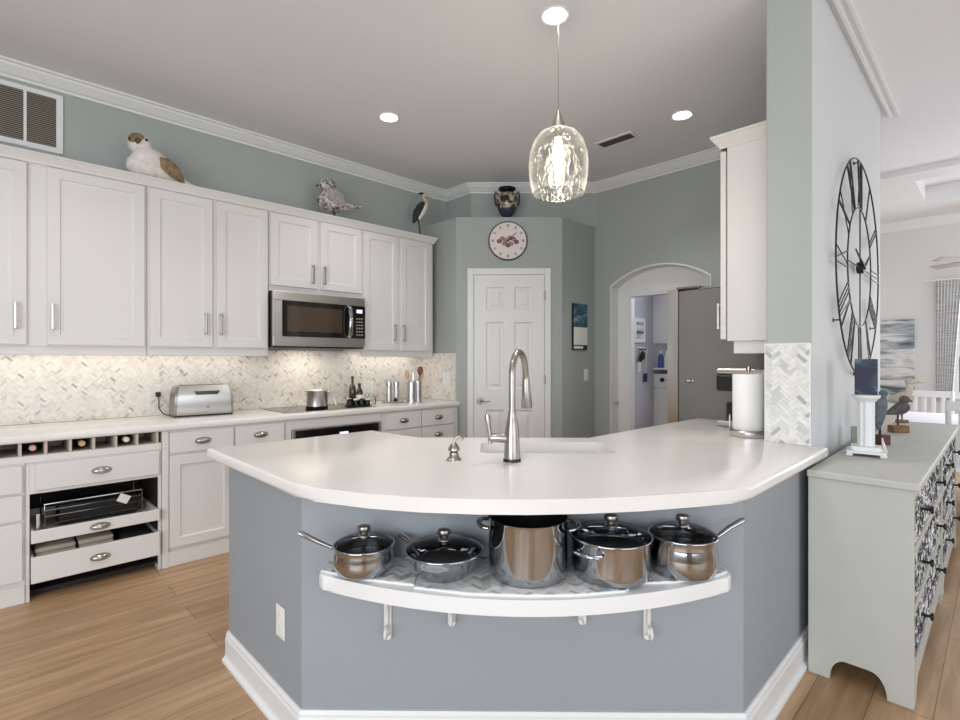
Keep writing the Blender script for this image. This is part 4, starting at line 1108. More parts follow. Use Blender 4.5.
spoon('steel-handled slim spoon upright between the wooden ones', C1, 0.022, 0.0, 0.25, M['steel'], 0.012)
spoon('broad dark wooden spoon leaning right in the rear steel crock', C2, 0.02, -0.02, 0.30, M['spoondark'], 0.03)
spoon('light wooden spoon at the far right of the rear steel crock', C2, 0.038, -0.032, 0.255, M['spoonwood'], 0.018)

# contents of the two trays
t = thing('wire_rack', 'chrome wire oven rack with white tag standing in the upper pull-out tray', 'oven rack', (0.5, 3.95, 0.346))
mb = MB()
mb.tube([(0.262, 3.80, 0.352), (0.262, 3.80, 0.50), (0.735, 3.82, 0.50), (0.735, 3.82, 0.352)], 0.006, 8)
for z in (0.39, 0.43, 0.465): mb.tube([(0.262, 3.80, z), (0.735, 3.82, z)], 0.003, 6)
mb.tube([(0.262, 4.05, 0.352), (0.262, 4.05, 0.52), (0.735, 4.07, 0.52), (0.735, 4.07, 0.352)], 0.006, 8)
for x in (0.262, 0.735): mb.tube([(x, 3.81, 0.5), (x, 4.06, 0.52)], 0.005, 6)
mb.build('wire_frame', M['chrome'], t, 50)
MB().box(0.222, 0.239, 3.72, 3.75, 0.352, 0.47, 0.004).build('end_post', M['steel'], t)
MB().box(0.33, 0.72, 3.86, 4.04, 0.352, 0.47, 0.01).build('pan_block', M['black'], t)
tg = MB().box(-0.03, 0.03, -0.002, 0.002, -0.025, 0.025)
tg.xform(Matrix.Translation((0.635, 3.795, 0.465)) @ Matrix.Rotation(0.5, 4, 'Y')).build('paper_tag', M['panel'], t)
def towelstack(label, x0, x1, y0, y1, z, n):
    t = thing('folded_towel', label, 'towel', ((x0 + x1) / 2, (y0 + y1) / 2, z), 'towels in the lower pull-out tray')
    for i in range(n):
        MB().box(x0 + 0.004 * (i % 2), x1, y0 + 0.01 * i, y1, z + 0.028 * i, z + 0.0275 + 0.028 * i, 0.011, 3).build('fold', M['towel'], t, 50)
towelstack('beige folded towels at the left of the lower pull-out tray', 0.218, 0.40, 3.72, 4.0, 0.129, 5)
towelstack('beige folded towels in the middle of the lower pull-out tray', 0.41, 0.58, 3.72, 4.0, 0.129, 5)
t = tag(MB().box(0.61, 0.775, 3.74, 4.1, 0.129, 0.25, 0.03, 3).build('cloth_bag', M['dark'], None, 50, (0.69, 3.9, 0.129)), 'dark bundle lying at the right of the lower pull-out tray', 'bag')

# ------------------------------------------------------------------ ceiling fittings
def recessed(label, x, y, r, power, canopy=False):
    t = thing('recessed_light', label, 'ceiling light', (x, y, CZ - 0.012), 'recessed ceiling lights')
    MB().lathe([(r + 0.018, CZ - 0.0005), (r + 0.02, CZ - 0.005), (r + 0.012, CZ - 0.009), (r, CZ - 0.004), (r, CZ - 0.0005)], (x, y, 0), 36).build('trim_ring', M['white'], t, 40)
    MB().cyl((x, y, CZ - 0.006), r - 0.001, 0.0045, 32).build('lens', M['can'], t)
    can_spot('recessed_light_beam', (x, y, CZ - 0.03), power)
CANP = 36
recessed('round recessed light above the left wall cabinets', 2.225, 3.265, 0.062, CANP)
recessed('round recessed light on the ceiling right of the vent', 3.787, 1.693, 0.062, CANP)
recessed('round recessed light above the glass pendant cord', 2.201, 1.677, 0.062, CANP * 1.5)
for x, y in ((0.35, 3.0), (0.6, 1.3)):        # added unseen lamps, kept above the frame
    t = thing('recessed_light', 'added unseen recessed light over the near end of the kitchen, above the frame', 'ceiling light', (x, y, CZ - 0.012), 'recessed ceiling lights')
    MB().lathe([(0.08, CZ - 0.0005), (0.082, CZ - 0.005), (0.074, CZ - 0.009), (0.062, CZ - 0.004), (0.062, CZ - 0.0005)], (x, y, 0), 36).build('trim_ring', M['white'], t, 40)
    MB().cyl((x, y, CZ - 0.006), 0.061, 0.0045, 32).build('lens', M['can'], t)
    can_spot('recessed_light_beam', (x, y, CZ - 0.03), CANP)

PX, PY = 2.215, 1.665
t = thing('pendant_light', 'clear rippled glass pendant lamp hanging over the peninsula', 'pendant lamp', (PX, PY, CZ - 0.0126), rz=0)
zb = -(CZ - 0.0126)
MB().tube([(0, 0, 2.655 + zb), (0, 0, 0.0)], 0.0016, 8).build('cord', M['nickel'], t, 50)
MB().lathe([(0, 2.56), (0.042, 2.56), (0.038, 2.572), (0.02, 2.62), (0.007, 2.66), (0, 2.662)], (0, 0, zb), 24).build('socket_cap', M['nickel'], t, 40)
gp = [(0.028, 2.559), (0.06, 2.552), (0.1, 2.53), (0.132, 2.49), (0.152, 2.43), (0.159, 2.37), (0.156, 2.31), (0.147, 2.255), (0.135, 2.21)]
gp = gp + [(r - 0.004, z) for r, z in reversed(gp)]
gs = MB().lathe(gp, (0, 0, zb), 48).build('glass_shade', M['pendant'], t, 60)
MB().tube([(0.133 * math.cos(2 * PI * i / 48), 0.133 * math.sin(2 * PI * i / 48), 2.2095 + zb) for i in range(48)], 0.0035, 8, True).build('rim', M['jarglass'], gs, 60)
MB().lathe([(0, 2.5595), (0.02, 2.5595), (0.02, 2.51), (0, 2.51)], (0, 0, zb), 18).build('lamp_holder', M['nickel'], t, 40)
MB().lathe([(0, 2.509), (0.014, 2.509), (0.02, 2.48), (0.031, 2.44), (0.033, 2.41), (0.026, 2.37), (0.017, 2.34), (0.015, 2.30), (0.012, 2.262), (0, 2.255)], (0, 0, zb), 20).build('bulb', M['bulb'], t, 60)
pl = bpy.data.lights.new('pendant_bulb_light', 'POINT'); pl.energy = 8; pl.color = (1.0, 0.9, 0.76); pl.shadow_soft_size = 0.045
po = bpy.data.objects.new('pendant_bulb_light', pl); COL.objects.link(po); po.location = (PX, PY, 2.235)

# under-cabinet strips
for x0, x1, pw in ((-0.3, 1.55, 2.6), (2.5, 3.2, 1.3)):
    area('under_cabinet_strip', ((x0 + x1) / 2, 4.2, 1.395), ((x0 + x1) / 2, 4.24, 0.9), x1 - x0, 0.03, pw, (1.0, 0.91, 0.80))
area('microwave_task_light', (2.02, 4.1, 1.41), (2.02, 4.12, 0.9), 0.3, 0.1, 2, (1.0, 0.88, 0.72))

t = thing('ceiling_vent', 'small slatted white vent on the ceiling between pendant and right-hand light', 'vent', (3.825, 2.27, CZ - 0.012))
vx0, vx1, vy0, vy1 = 3.75, 3.90, 2.10, 2.44
MB().box(vx0, vx0 + 0.02, vy0, vy1, CZ - 0.009, CZ - 0.0005).box(vx1 - 0.02, vx1, vy0, vy1, CZ - 0.009, CZ - 0.0005).box(vx0 + 0.02, vx1 - 0.02, vy0, vy0 + 0.02, CZ - 0.009, CZ - 0.0005).box(vx0 + 0.02, vx1 - 0.02, vy1 - 0.02, vy1, CZ - 0.009, CZ - 0.0005).build('frame', M['white'], t)
MB().box(vx0 + 0.0201, vx1 - 0.0201, vy0 + 0.0201, vy1 - 0.0201, CZ - 0.003, CZ - 0.0006).build('duct_shade_sheet', M['shadowgap'], t)
sl_ = MB()
for i in range(4):
    x = vx0 + 0.034 + i * 0.027
    sl_.prism_ax([(x - 0.004, CZ - 0.009), (x, CZ - 0.009), (x + 0.006, CZ - 0.0035), (x + 0.002, CZ - 0.0035)], 'Y', 0, 1)
bmesh.ops.scale(sl_.bm, vec=(1, 1, 1), verts=sl_.bm.verts)
for v in sl_.bm.verts:
    v.co = Vector((v.co.x, vy0 + 0.0202 + v.co.y * (vy1 - vy0 - 0.0404), v.co.z))
sl_.build('slats', M['grille'], t)

t = thing('return_air_grille', 'white framed return air grille with dark slats high on the left wall', 'vent', (0.1, YW, 2.67))
gx0, gx1, gz0, gz1 = -0.33, 0.392, 2.672, 3.055
ys = YW - 0.012
fr_ = MB().box(gx0, gx1, ys, YW - 0.0005, gz0, gz0 + 0.035, 0.002).box(gx0, gx1, ys, YW - 0.0005, gz1 - 0.03, gz1, 0.002).box(gx1 - 0.035, gx1, ys, YW - 0.0005, gz0 + 0.0351, gz1 - 0.0301)
for i in range(4): fr_.box(0.197 - i * 0.16, 0.212 - i * 0.16, ys, YW - 0.0005, gz0 + 0.0351, gz1 - 0.0301)
fr_.build('frame', M['white'], t)
MB().box(gx0, gx1 - 0.0352, YW - 0.003, YW - 0.0006, gz0 + 0.0352, gz1 - 0.0302).build('duct_shade_sheet', M['shadowgap'], t)
ls = MB(); z = gz0 + 0.04
while z < gz1 - 0.04:
    ls.prism_ax([(YW - 0.0105, z), (YW - 0.0095, z), (YW - 0.0035, z + 0.009), (YW - 0.0045, z + 0.009)], 'X', gx0, gx1 - 0.0352); z += 0.0125
ls.build('louvre_slats', M['grille'], t)

# ------------------------------------------------------------------ birds and urn
def loft(spine, m, name, parent, seg=16, smooth=60):
    """spine = [(x, z, half_height, half_width)], in the bird's own x-z plane"""
    P = [(s_[0], 0, s_[1]) for s_ in spine]
    R = [s_[2] for s_ in spine]; Wd = [s_[3] / max(s_[2], 1e-4) for s_ in spine]
    return MB().tube(P, R, seg, wide=Wd, up=(0, 0, 1)).build(name, m, parent, smooth)

t = thing('bird_figurine', 'large whitewashed bird with brown wings on the left wall cabinets', 'bird figurine', (0.86, 4.06, BT), rz=math.radians(2))
loft([(-0.155, 0.13, 0.012, 0.014), (-0.148, 0.12, 0.065, 0.058), (-0.12, 0.118, 0.105, 0.088), (-0.065, 0.125, 0.115, 0.095), (0.0, 0.11, 0.1, 0.088), (0.06, 0.085, 0.076, 0.07), (0.12, 0.056, 0.046, 0.047), (0.18, 0.036, 0.022, 0.036), (0.24, 0.022, 0.012, 0.032), (0.285, 0.012, 0.006, 0.024)], M['featherwhite'], 'body', t)
hd_ = MB().ell((-0.092, -0.012, 0.225), (0.072, 0.07, 0.066)).build('head', M['featherwhite'], t, 60)
MB().ell((-0.112, -0.034, 0.243), (0.053, 0.05, 0.047)).build('brown_crown', M['featherbrown'], hd_, 60)
MB().tube([(-0.12, -0.07, 0.23), (-0.128, -0.098, 0.212), (-0.13, -0.106, 0.195)], [0.02, 0.012, 0.003], 10).build('beak', M['birdhead'], hd_, 60)
for p_ in ((-0.07, -0.076, 0.246), (-0.158, -0.05, 0.236)): MB().ell(p_, (0.01, 0.01, 0.01), 10, 8).build('eye', M['black'], hd_, 60)
for s_ in (-1, 1):
    wg = MB().tube([(0.0, s_ * 0.075, 0.14), (0.04, s_ * 0.085, 0.115), (0.1, s_ * 0.07, 0.075), (0.15, s_ * 0.05, 0.035), (0.165, s_ * 0.045, 0.025)], [0.02, 0.045, 0.045, 0.02, 0.006], 12, wide=0.35, up=(0.4, 0, 1)).build('wing', M['featherbrown'], t, 60)
MB().tube([(0.2, 0, 0.036), (0.25, 0, 0.026), (0.3, 0, 0.014)], [0.006, 0.008, 0.005], 10, wide=3.6, up=(0, 0, 1)).build('tail_feathers', M['birdhead'], t, 60)
for s_ in (-1, 1): MB().tube([(-0.03, s_ * 0.035, 0.03), (-0.04, s_ * 0.04, 0.008), (-0.08, s_ * 0.045, 0.0065)], [0.01, 0.008, 0.006], 8).build('foot', M['beak'], t, 50)

t = thing('bird_figurine', 'plump mottled grey bird on a short peg above the microwave', 'bird figurine', (2.2, 4.06, BT), rz=math.radians(-28))
MB().cyl((0, 0, 0.0005), 0.035, 0.012, 20, bev=0.003).cyl((0, 0, 0.012), 0.01, 0.07, 12).build('stand', M['woodred'], t, 40)
loft([(-0.125, 0.21, 0.012, 0.014), (-0.115, 0.2, 0.075, 0.07), (-0.075, 0.185, 0.11, 0.1), (-0.015, 0.165, 0.112, 0.102), (0.045, 0.14, 0.082, 0.078), (0.095, 0.118, 0.042, 0.046), (0.145, 0.118, 0.02, 0.034), (0.21, 0.126, 0.011, 0.028), (0.23, 0.128, 0.005, 0.02)], M['feathermottle'], 'body', t)
hd_ = MB().ell((-0.06, 0, 0.29), (0.076, 0.07, 0.062)).build('head', M['feathermottle'], t, 60)
MB().tube([(-0.122, -0.01, 0.284), (-0.14, -0.012, 0.28), (-0.152, -0.012, 0.274)], [0.014, 0.008, 0.002], 8).build('beak', M['black'], hd_, 60)
for s_ in (-1, 1): MB().ell((-0.09, s_ * 0.054, 0.305), (0.009, 0.009, 0.009), 10, 8).build('eye', M['black'], hd_, 60)
for s_ in (-1, 1):
    MB().tube([(-0.06, s_ * 0.09, 0.22), (-0.01, s_ * 0.103, 0.19), (0.05, s_ * 0.085, 0.145), (0.1, s_ * 0.05, 0.112)], [0.03, 0.06, 0.042, 0.008], 12, wide=0.3, up=(0.3, 0, 1)).build('wing', M['featherwing'], t, 60)

t = thing('heron_figurine', 'slim black and pale heron statue at the right end of the wall cabinets', 'bird figurine', (3.16, 4.08, BT), rz=math.radians(-40))
MB().cyl((0, 0, 0.0005), 0.04, 0.01, 18).build('stand', M['iron'], t, 40)
loft([(-0.075, 0.15, 0.008, 0.01), (-0.06, 0.19, 0.028, 0.028), (-0.035, 0.25, 0.045, 0.042), (0.0, 0.315, 0.042, 0.04), (0.025, 0.36, 0.02, 0.022)], M['featherblack'], 'body', t)
br_ = loft([(-0.02, 0.19, 0.012, 0.018), (0.015, 0.25, 0.026, 0.028), (0.045, 0.31, 0.024, 0.026), (0.06, 0.345, 0.012, 0.014)], M['featherwhite'], 'breast', t)
MB().tube([(0.05, 0, 0.335), (0.062, 0, 0.365), (0.04, 0, 0.39), (0.022, 0, 0.412), (0.03, 0, 0.428)], [0.017, 0.014, 0.012, 0.012, 0.012], 10).build('neck', M['beak'], t, 60)
hd_ = MB().ell((0.04, 0, 0.432), (0.03, 0.02, 0.019)).build('head', M['beak'], t, 60)
MB().tube([(0.03, 0, 0.445), (-0.005, 0, 0.45), (-0.03, 0, 0.446)], [0.014, 0.012, 0.003], 8).build('crest', M['featherblack'], hd_, 60)
MB().tube([(0.06, 0, 0.43), (0.12, 0, 0.408), (0.175, 0, 0.385)], [0.01, 0.007, 0.002], 8).build('beak', M['beak'], hd_, 60)
for s_ in (-0.012, 0.012): MB().tube([(-0.03, s_, 0.2), (-0.012, s_, 0.1), (-0.004, s_, 0.0105)], [0.009, 0.006, 0.006], 8).build('leg', M['featherblack'], t, 50)

p = at(507, 5.19, 2.7222)
t = thing('urn', 'dark painted two-handled urn on the ledge above the pantry clock', 'urn', p, rz=R45)
MB().lathe([(0, 0), (0.06, 0), (0.062, 0.012), (0.04, 0.03), (0.035, 0.045), (0, 0.045)], (0, 0, 0.0004), 28).build('foot', M['urnblue'], t, 40)
MB().lathe([(0.034, 0.0455), (0.06, 0.06), (0.09, 0.11), (0.092, 0.12), (0, 0.12)], (0, 0, 0), 32).build('lower_body', M['urnblue'], t, 50)
MB().lathe([(0.0925, 0.1205), (0.108, 0.18), (0.108, 0.225), (0.094, 0.265), (0.07, 0.285), (0, 0.285)], (0, 0, 0), 32).build('body', M['urn'], t, 50)
MB().lathe([(0.068, 0.2855), (0.062, 0.3), (0.078, 0.315), (0.09, 0.325), (0.088, 0.335), (0.06, 0.335), (0, 0.328)], (0, 0, 0), 32).build('rim', M['blackglass'], t, 50)
for s_ in (-1, 1):
    MB().tube([(s_ * 0.085, 0, 0.272), (s_ * 0.118, 0, 0.3), (s_ * 0.125, 0, 0.255), (s_ * 0.122, 0, 0.19), (s_ * 0.104, 0, 0.155)], 0.009, 8).build('handle', M['urnblue'], t, 60)

# ------------------------------------------------------------------ pantry clock, calendar, switch
cc = at(508, 5.0, 2.485); kk = (PS - cc.x - cc.y) / 2; cc.x += kk; cc.y += kk
t = thing('wall_clock', 'round cream wall clock with rose bouquet above the pantry door', 'clock', cc, rz=R45)
MB().lathe([(0, -0.002), (0.186, -0.002), (0.192, -0.012), (0.19, -0.026), (0.182, -0.03), (0.18, -0.022), (0, -0.022)], (0, 0, 0), 48, 'Y').build('case', M['clockrim'], t, 40)
fc = MB().cyl((0, -0.0245, 0), 0.181, 0.002, 48, 'Y').build('face', M['clockface'], t, 40)
tk = MB()
for i in range(12):
    a = PI / 2 - i * PI / 6
    c_, s_ = math.cos(a), math.sin(a)
    for o_ in ((-0.006, 0, 0.006) if i % 3 else (-0.009, -0.003, 0.003, 0.009)):
        tk.tube([(0.135 * c_ - o_ * s_, -0.0255, 0.135 * s_ + o_ * c_), (0.163 * c_ - o_ * s_, -0.0255, 0.163 * s_ + o_ * c_)], 0.0016, 5)
tk.build('numerals', M['clockrim'], fc)
for i in range(9):
    x, z = [(-0.085, -0.005), (-0.055, 0.02), (-0.035, -0.028), (0.0, -0.045), (0.03, -0.03), (0.055, 0.015), (0.082, -0.012), (0.02, 0.028), (-0.015, 0.005)][i]
    MB().ell((x, -0.0265, z), (0.026, 0.004, 0.022), 12, 6).build('printed_rose', M['blossom' if i % 3 else 'leafy'], fc, 60)
MB().tube([(-0.02, -0.033, -0.02), (0.08, -0.033, 0.078)], [0.004, 0.003], 6).build('minute_hand', M['black'], t)
MB().tube([(-0.015, -0.034, -0.01), (0.06, -0.034, 0.03)], [0.005, 0.004], 6).build('hour_hand', M['black'], t)

t = thing('wall_calendar', 'narrow wall calendar with teal wave picture beside the pantry', 'calendar', (4.38, 3.0295, 1.42))
MB().box(4.25, 4.50, 3.012, 3.0295, 1.42, 1.89, 0.003).build('backing', M['black'], t)
MB().box(4.262, 4.498, 3.008, 3.0118, 1.655, 1.888).build('picture', M['aurora'], t)
MB().box(4.262, 4.495, 3.007, 3.0118, 1.47, 1.65).build('page', M['panel'], t)
MB().box(4.262, 4.42, 3.0085, 3.0118, 1.432, 1.458).build('footer', M['panel'], t)
plate('light_switch', 'white switch plate on the grey wall under the calendar', (4.50, 3.0295, 1.165), 0, 'switch', 0.075, 0.118)

# ------------------------------------------------------------------ through the arch: laundry
t = tag(MB().lathe([(0, 0), (0.016, 0), (0.018, 0.004), (0.01, 0.009), (0.012, 0.02), (0.009, 0.026), (0, 0.027)], (4.745, AY1 - 0.0305, 0.87), 16, 'Y').build('jamb_knob', M['nickel'], None, 50, (4.745, 2.81, 0.87)), 'small round metal knob on the white arch jamb', 'knob')
LY = 2.95
t = thing('picture_frame', 'white framed grey picture on the laundry wall through the arch', 'picture', (5.45, LY, 1.5))
MB().box(5.33, 5.58, LY - 0.02, LY - 0.0006, 1.515, 1.80, 0.003).build('frame', M['white'], t)
MB().box(5.37, 5.54, LY - 0.0215, LY - 0.0202, 1.56, 1.755).build('print', M['sea'], t)
t = thing('hanging_plaque', 'dark narrow sign at the upper left of the laundry wall', 'sign', (5.3, LY, 1.83))
MB().box(5.24, 5.295, LY - 0.012, LY - 0.0006, 1.83, 2.02).build('board', M['iron'], t)
t = thing('key_hook', 'dark wall hook with hanging keys and cord in the laundry', 'hook', (5.5, LY, 1.38))
MB().box(5.42, 5.6, LY - 0.01, LY - 0.0006, 1.44, 1.465).build('rail', M['white'], t)
for x in (5.44, 5.5, 5.56): MB().tube([(x, LY - 0.01, 1.45), (x, LY - 0.035, 1.435), (x, LY - 0.04, 1.45)], 0.006, 6).build('hook', M['iron'], t)
MB().ell((5.49, LY - 0.035, 1.37), (0.045, 0.018, 0.055), 14, 8).ell((5.45, LY - 0.03, 1.33), (0.03, 0.012, 0.04), 12, 8).build('keys', M['iron'], t, 60)
t = thing('lanyard', 'navy lanyard hanging below the laundry key hook', 'lanyard', (5.58, LY, 1.1))
MB().tube([(5.57, LY - 0.044, 1.446), (5.575, LY - 0.03, 1.25), (5.58, LY - 0.02, 1.16)], 0.004, 6).build('strap', M['panel'], t)
MB().box(5.55, 5.61, LY - 0.03, LY - 0.012, 1.06, 1.16, 0.006).build('tassel', M['navy'], t)
plate('light_switch', 'white switch plate on the lavender laundry wall', (5.46, LY, 1.235), 0, 'switch', 0.075, 0.118)
t = thing('laundry_cabinet', 'white laundry wall cabinet seen through the arch', 'cabinet', (6.2, LY, 1.51))
MB().box(5.80, 6.6, 2.52, LY - 0.001, 1.515, 2.2).build('body', M['cab'], t)
for i in (0, 1): MB().box(5.803 + 0.398 * i, 6.199 + 0.398 * i, 2.50, 2.519, 1.52, 2.195, 0.003).build('door', M['cab'], t)
t = tag(MB().box(5.80, 6.6, 2.53, LY - 0.001, 1.20, 1.222).build('laundry_shelf', M['white'], None, 0, (6.2, 2.9, 1.2)), 'white shelf under the laundry cabinet', 'shelf')
for k, (x, y, m_, lb) in enumerate(((5.86, 2.88, 'bluebottle', 'blue bottle at the wall end of the laundry shelf'), (5.86, 2.80, 'whitecap', 'white bottle second on the laundry shelf'), (5.87, 2.72, 'navy', 'navy bottle third on the laundry shelf'), (5.86, 2.63, 'panel', 'ivory bottle nearest the room on the laundry shelf'))):
    t = thing('detergent_bottle', lb, 'bottle', (x, y, 1.2225), 'bottles on the laundry shelf', 0)
    MB().lathe([(0, 0), (0.034, 0), (0.036, 0.01), (0.034, 0.13), (0.014, 0.17), (0, 0.17)], (0, 0, 0), 16).build('bottle_body', M[m_], t, 50)
    MB().cyl((0, 0, 0.1705), 0.016, 0.035, 12).build('cap', M['white'], t, 40)
t = thing('washing_machine', 'white washing machine with dark knobs seen through the arch', 'washing machine', (6.1, 2.6, 0.0))
MB().box(5.80, 6.45, 2.30, LY - 0.001, 0.0005, 0.98, 0.012).build('body', M['cab'], t)
cs = MB().box(5.80, 6.45, 2.5, LY - 0.001, 0.9805, 1.15, 0.01).build('console', M['cab'], t)
for i in range(4): MB().cyl((5.785, 2.56 + 0.09 * i, 1.08), 0.026, 0.0145, 16, 'X').build('knob', M['iron'], cs, 40)

# ------------------------------------------------------------------ big wire clock
CKX, CKZ, CKY, CKR, CKI = 3.77, 1.872, 0.599, 0.634, 0.352
t = thing('wire_wall_clock', 'giant black wire-frame wall clock with Roman numerals on the pale wall', 'clock', (CKX, 0.6305, CKZ), rz=0)
yy = CKY - 0.6305
def ring(r, rad): return [(r * math.cos(2 * PI * i / 72), yy, r * math.sin(2 * PI * i / 72)) for i in range(72)]
MB().tube(ring(CKR, 0), 0.0045, 8, True).build('outer_ring', M['iron'], t, 60)
MB().tube(ring(CKI, 0), 0.004, 8, True).build('inner_ring', M['iron'], t, 60)
NUM = ['XII', 'I', 'II', 'III', 'IIII', 'V', 'VI', 'VII', 'VIII', 'IX', 'X', 'XI']
for i, nmr in enumerate(NUM):
    a = PI / 2 + i * PI / 6      # the clock is seen from -y, so clockwise runs this way round
    a = PI / 2 - i * PI / 6
    c_, s_ = math.cos(a), math.sin(a)
    wid = {'I': 0.028, 'V': 0.075, 'X': 0.08}
    tot = sum(wid[ch] for ch in nmr); o_ = -tot / 2
    mb = MB()
    r0, r1 = CKI + 0.004, CKR - 0.004
    def pt(off, r): return (r * c_ + off * s_, yy, r * s_ - off * c_)
    for ch in nmr:
        w_ = wid[ch]
        if ch == 'I': mb.tube([pt(o_ + w_ / 2, r0), pt(o_ + w_ / 2, r1)], 0.0042, 6)
        elif ch == 'V':
            mb.tube([pt(o_ + 0.006, r1), pt(o_ + w_ / 2, r0)], 0.005, 6); mb.tube([pt(o_ + w_ - 0.006, r1), pt(o_ + w_ / 2, r0)], 0.003, 6)
        else:
            mb.tube([pt(o_ + 0.006, r1), pt(o_ + w_ - 0.006, r0)], 0.005, 6); mb.tube([pt(o_ + w_ - 0.006, r1), pt(o_ + 0.006, r0)], 0.003, 6)
        o_ += w_
    mb.build('numeral', M['iron'], t, 50)
MB().tube([(0, yy, -CKI), (0, yy, CKI)], 0.004, 6).tube([(-CKI, yy, 0), (CKI, yy, 0)], 0.004, 6).build('cross_bars', M['iron'], t, 50)
MB().cyl((0, yy - 0.02, 0), 0.035, 0.035, 20, 'Y', 0.004).build('hub', M['iron'], t, 40)
MB().tube([(0.02, yy - 0.022, -0.005), (-0.26, yy - 0.022, 0.07)], [0.007, 0.004], 6).build('minute_hand', M['iron'], t, 50)
MB().tube([(-0.02, yy - 0.022, -0.008), (0.17, yy - 0.022, 0.09)], [0.008, 0.005], 6).build('hour_hand', M['iron'], t, 50)
for a in (PI / 2, -PI / 2, PI * 1.18, -PI * 0.18):
    c_, s_ = math.cos(a) * CKR, math.sin(a) * CKR
    MB().tube([(c_, -0.0008, s_), (c_, yy, s_)], 0.004, 6).cyl((c_, -0.004, s_), 0.012, 0.0035, 12, 'Y').build('wall_bracket', M['iron'], t, 50)

# ------------------------------------------------------------------ dressers
def dresser(label, x0, x1):
    y0, y1, zt = 0.235, 0.579, 0.857
    t = thing('dresser', label, 'dresser', ((x0 + x1) / 2, (y0 + y1) / 2, 0), 'grey-green dressers along the clock wall')
    prof = [(y1, 0), (y1, zt - 0.03), (y0, zt - 0.03), (y0, 0), (y0 + 0.075, 0)] + [(y0 + 0.08 + 0.055 * (1 - math.cos(q)), 0.09 * math.sin(q)) for q in [PI / 2 * i / 8 for i in range(9)]] + [(y1 - 0.075 - 0.055 * (1 - math.cos(q)), 0.09 * math.sin(q)) for q in [PI / 2 * i / 8 for i in range(8, -1, -1)]] + [(y1 - 0.07, 0)]
    for xa, xb in ((x0, x0 + 0.022), (x1 - 0.022, x1)):
        MB().prism_ax(prof, 'X', xa, xb).build('side_panel', M['dresser'], t)
    MB().box(x0 - 0.012, x1 + 0.012, y0 - 0.02, y1 + 0.004, zt - 0.0298, zt, 0.005).build('top', M['dresser'], t)
    MB().box(x0 + 0.0225, x1 - 0.0225, y0 + 0.03, y1 - 0.001, 0.12, zt - 0.031).build('case', M['dresser'], t)
    fp = [(x0 + 0.0222, 0.125), (x0 + 0.0222, 0.0)] + [(x0 + 0.07, 0.0)] + [(x0 + 0.08 + 0.07 * (1 - math.cos(q)), 0.075 * math.sin(q)) for q in [PI / 2 * i / 6 for i in range(7)]] + [(x1 - 0.08 - 0.07 * (1 - math.cos(q)), 0.075 * math.sin(q)) for q in [PI / 2 * i / 6 for i in range(6, -1, -1)]] + [(x1 - 0.07, 0), (x1 - 0.0222, 0.0), (x1 - 0.0222, 0.125)]
    rl = MB().prism_ax(fp, 'Y', y0, y0 + 0.022)
    zs = [0.155, 0.378, 0.60, 0.82]
    for z in zs: rl.box(x0 + 0.0222, x1 - 0.0222, y0, y0 + 0.025, z - 0.028, z + 0.004)
    rl.build('front_rails', M['dresser'], t)
    for za, zb in zip(zs, zs[1:]):
        d_ = MB().box(x0 + 0.024, x1 - 0.024, y0 + 0.006, y0 + 0.028, za + 0.005, zb - 0.029).build('drawer', M['fret'], t)
        mb = MB(); zc = (za + zb - 0.024) / 2; rr_ = (zb - za - 0.034) / 4
        nn = int((x1 - x0 - 0.05) / (rr_ * 1.5))
        for i in range(nn):
            xc = x0 + 0.05 + rr_ + i * (x1 - x0 - 0.1 - 2 * rr_) / (nn - 1)
            for s_ in (-1, 1):
                mb.tube([(xc + rr_ * math.cos(2 * PI * k / 12), y0 + 0.006, zc + s_ * rr_ + rr_ * math.sin(2 * PI * k / 12)) for k in range(12)], 0.0028, 4, True)
        mb.build('lattice', M['lattice'], d_)
        for f in (0.24, 0.76):
            xk = x0 + (x1 - x0) * f
            MB().lathe([(0, 0.004), (0.006, 0.004), (0.006, -0.022), (0.016, -0.026), (0.016, -0.034), (0, -0.036)], (xk, y0, zc), 14, 'Y').build('knob', M['iron'], d_, 40)
    return t
dresser('grey-green dresser with carved fretwork drawers nearest the kitchen counter', 2.52, 3.80)
dresser('grey-green dresser with fretwork drawers behind the nearer dresser', 3.826, 4.98)

# ------------------------------------------------------------------ on the dressers
p = at(866, 2.5, 0.8573)
t = thing('candle_pedestal', 'white square column candle pedestal on the near dresser', 'candle holder', p, rz=math.radians(-81))
MB().prism(rrect(-0.078, 0.078, -0.078, 0.078, 0.012), 0.014, 0.026, 0.003).prism(rrect(-0.06, 0.06, -0.06, 0.06, 0.01), 0.026, 0.045, 0.005).build('base', M['white'], t)
for sx in (-1, 1):
    for sy in (-1, 1): MB().box(sx * 0.066 - 0.014, sx * 0.066 + 0.014, sy * 0.066 - 0.014, sy * 0.066 + 0.014, 0.0004, 0.0139, 0.004).build('foot', M['white'], t)
fl = []
for i in range(48):
    a = 2 * PI * i / 48; r = 0.032 + 0.003 * math.cos(a * 8)
    fl.append((r * math.cos(a), r * math.sin(a)))
MB().prism(fl, 0.0455, 0.262, 0).build('column', M['white'], t, 50)
MB().lathe([(0, 0.2625), (0.04, 0.2625), (0.048, 0.275), (0.056, 0.28), (0.058, 0.292), (0.05, 0.296), (0, 0.296)], (0, 0, 0), 32).build('cup', M['white'], t, 40)
t = thing('candle', 'square dark teal and navy candle on the white pedestal', 'candle', (p.x, p.y, p.z + 0.2965), rz=math.radians(-81))
MB().box(-0.045, 0.045, -0.045, 0.045, 0, 0.172, 0.004).build('wax', M['candle'], t)
MB().tube([(0, 0, 0.172), (0.002, 0, 0.18)], 0.0015, 6).build('wick', M['black'], t)
p2 = at(885, 2.52, 0.8573)
